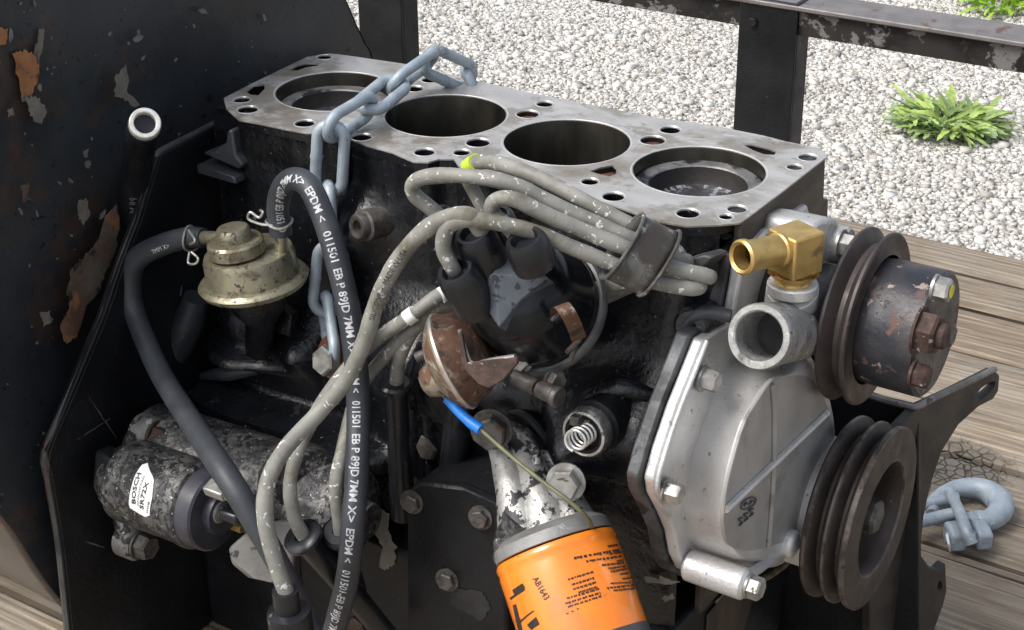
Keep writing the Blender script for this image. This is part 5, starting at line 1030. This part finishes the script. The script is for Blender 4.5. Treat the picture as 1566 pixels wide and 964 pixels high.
# ================================================================== CHAIN
CH = thing('chain', 'pale galvanised chain draped over the bare deck and bolted to the block side', 'chain', PY(506, 540, -.12))
WR, PITCH = .0038, .0395
def link_mesh():
    hw = .0088; hl = PITCH / 2 + WR; pts = []
    a = hl - hw
    for k in range(13): t = -math.pi / 2 + math.pi * k / 12; pts.append(V((a + hw * math.cos(t), hw * math.sin(t), 0)))
    for k in range(13): t = math.pi / 2 + math.pi * k / 12; pts.append(V((-a + hw * math.cos(t), hw * math.sin(t), 0)))
    pts += [V((-.0022, -hw, 0)), V((0, -hw, 0)), V((.0022, -hw, 0))]
    m = MB(); nn = len(pts); vs, fs = [], []
    for i, p in enumerate(pts):
        t = (pts[(i + 1) % nn] - pts[i - 1]).normalized(); s_ = V((-t.y, t.x, 0))
        vs += [p + (s_ * math.cos(2 * math.pi * j / 12) + V((0, 0, 1)) * math.sin(2 * math.pi * j / 12)) * WR * (1.13 if i == 27 else 1) for j in range(12)]
    for i in range(nn):
        for j in range(12): fs.append((i * 12 + j, ((i + 1) % nn) * 12 + j, ((i + 1) % nn) * 12 + (j + 1) % 12, i * 12 + (j + 1) % 12))
    return mesh_of('link', m.add(vs, fs), GALV, 60)
LM = link_mesh()
def on_ray(prev, x, y, L, far):
    d = ray(x, y).normalized(); o = CAM - prev; B = o.dot(d); D = B * B - (o.length_squared - L * L)
    t = -B + (math.sqrt(D) if D > 0 else 0) * (1 if far else -1); return CAM + d * t
k0 = PZ(507, 196, .012)
up = [k0]; 
for (x, y), far in (((563, 163), True), ((605, 128), True), ((657, 92), True)): up.append(on_ray(up[-1], x, y, PITCH, far))
up.append(on_ray(up[-1], 715, 118, PITCH, True)); up.append(up[-1] + V((.004, .012, -.036)).normalized() * PITCH)
dn = [k0, PY(502, 290, -.086), PY(507, 384, -.092), PY(498, 470, -.10), PY(508, 536, -.118)]
def place_link(a, b, roll):
    x = (b - a).normalized(); c = (a + b) / 2
    ref = tocam(c); n_ = (ref - x * ref.dot(x)).normalized(); n_ = Quaternion(x, roll) @ n_; y = n_.cross(x)
    s_ = max((b - a).length / PITCH, .9); s_ = 1.0
    M = Matrix(((x.x, y.x, n_.x, c.x), (x.y, y.y, n_.y, c.y), (x.z, y.z, n_.z, c.z), (0, 0, 0, 1)))
    put('link', LM, CH, M)
for (a, b), rl in zip(zip(up, up[1:]), (.85, -.7, 1.25, .0, 1.5)): place_link(a, b, rl)
for (a, b), rl in zip(zip(dn, dn[1:]), (.15, 1.45, .15, 1.35)): place_link(a, b, rl)

# ================================================================== HOOK
hkz = WZ + .014
HK = thing('tow_hook', 'pale galvanised clevis hook lying on the weathered boards beside the bracket', 'hook', PZ(1480, 775, WZ))
hk = [(1425, 786), (1432, 765), (1462, 748), (1500, 748), (1527, 765), (1530, 782), (1512, 796), (1490, 796), (1480, 806)]
HP_ = [PZ(x, y, hkz) for x, y in hk]
m = MB().tube(HP_, [.005, .0068, .0078, .0095, .0115, .0105, .0090, .0085, .0085], 18, 6)
o = ob('hook_body', m, GALV, HK, smooth=60)
for q in ((1460, 820), (1500, 818)):
    c = PZ(*q, WZ + .015); ob('clevis_ear', MB().prism([(-.008, -.012), (.008, -.012), (.010, 0), (.008, .012), (-.008, .012), (-.010, 0)], -.0065, .0065, frame(c, PZ(1500, 815, 0) - PZ(1460, 817, 0), (0, 0, 1))), GALV, HK, .003, seg=3)
ob('clevis_pin', MB().tube([PZ(1446, 822, WZ + .016), PZ(1512, 818, WZ + .016)], .0045, 14, 2), GALV, HK)
ob('safety_latch', MB().tube([PZ(1452, 752, WZ + .028), PZ(1466, 780, WZ + .031), PZ(1478, 812, WZ + .030), PZ(1486, 832, WZ + .022)], [.0045, .0048, .005, .0052], 14, 6), GALV, HK)
ob('shackle_bar', MB().tube([PZ(1400, 800, WZ + .018), PZ(1440, 790, WZ + .02), PZ(1458, 786, WZ + .022)], .0055, 14, 4), GALV, HK)
ob('shackle_bar', MB().tube([PZ(1395, 780, WZ + .016), PZ(1420, 770, WZ + .018), PZ(1466, 762, WZ + .022)], .0050, 14, 4), GALV, HK)
ob('cotter_pin', MB().tube([PZ(1448, 818, WZ + .02), PZ(1451, 832, WZ + .016), PZ(1453, 842, WZ + .006)], .0012, 8, 4), LABEL, HK)
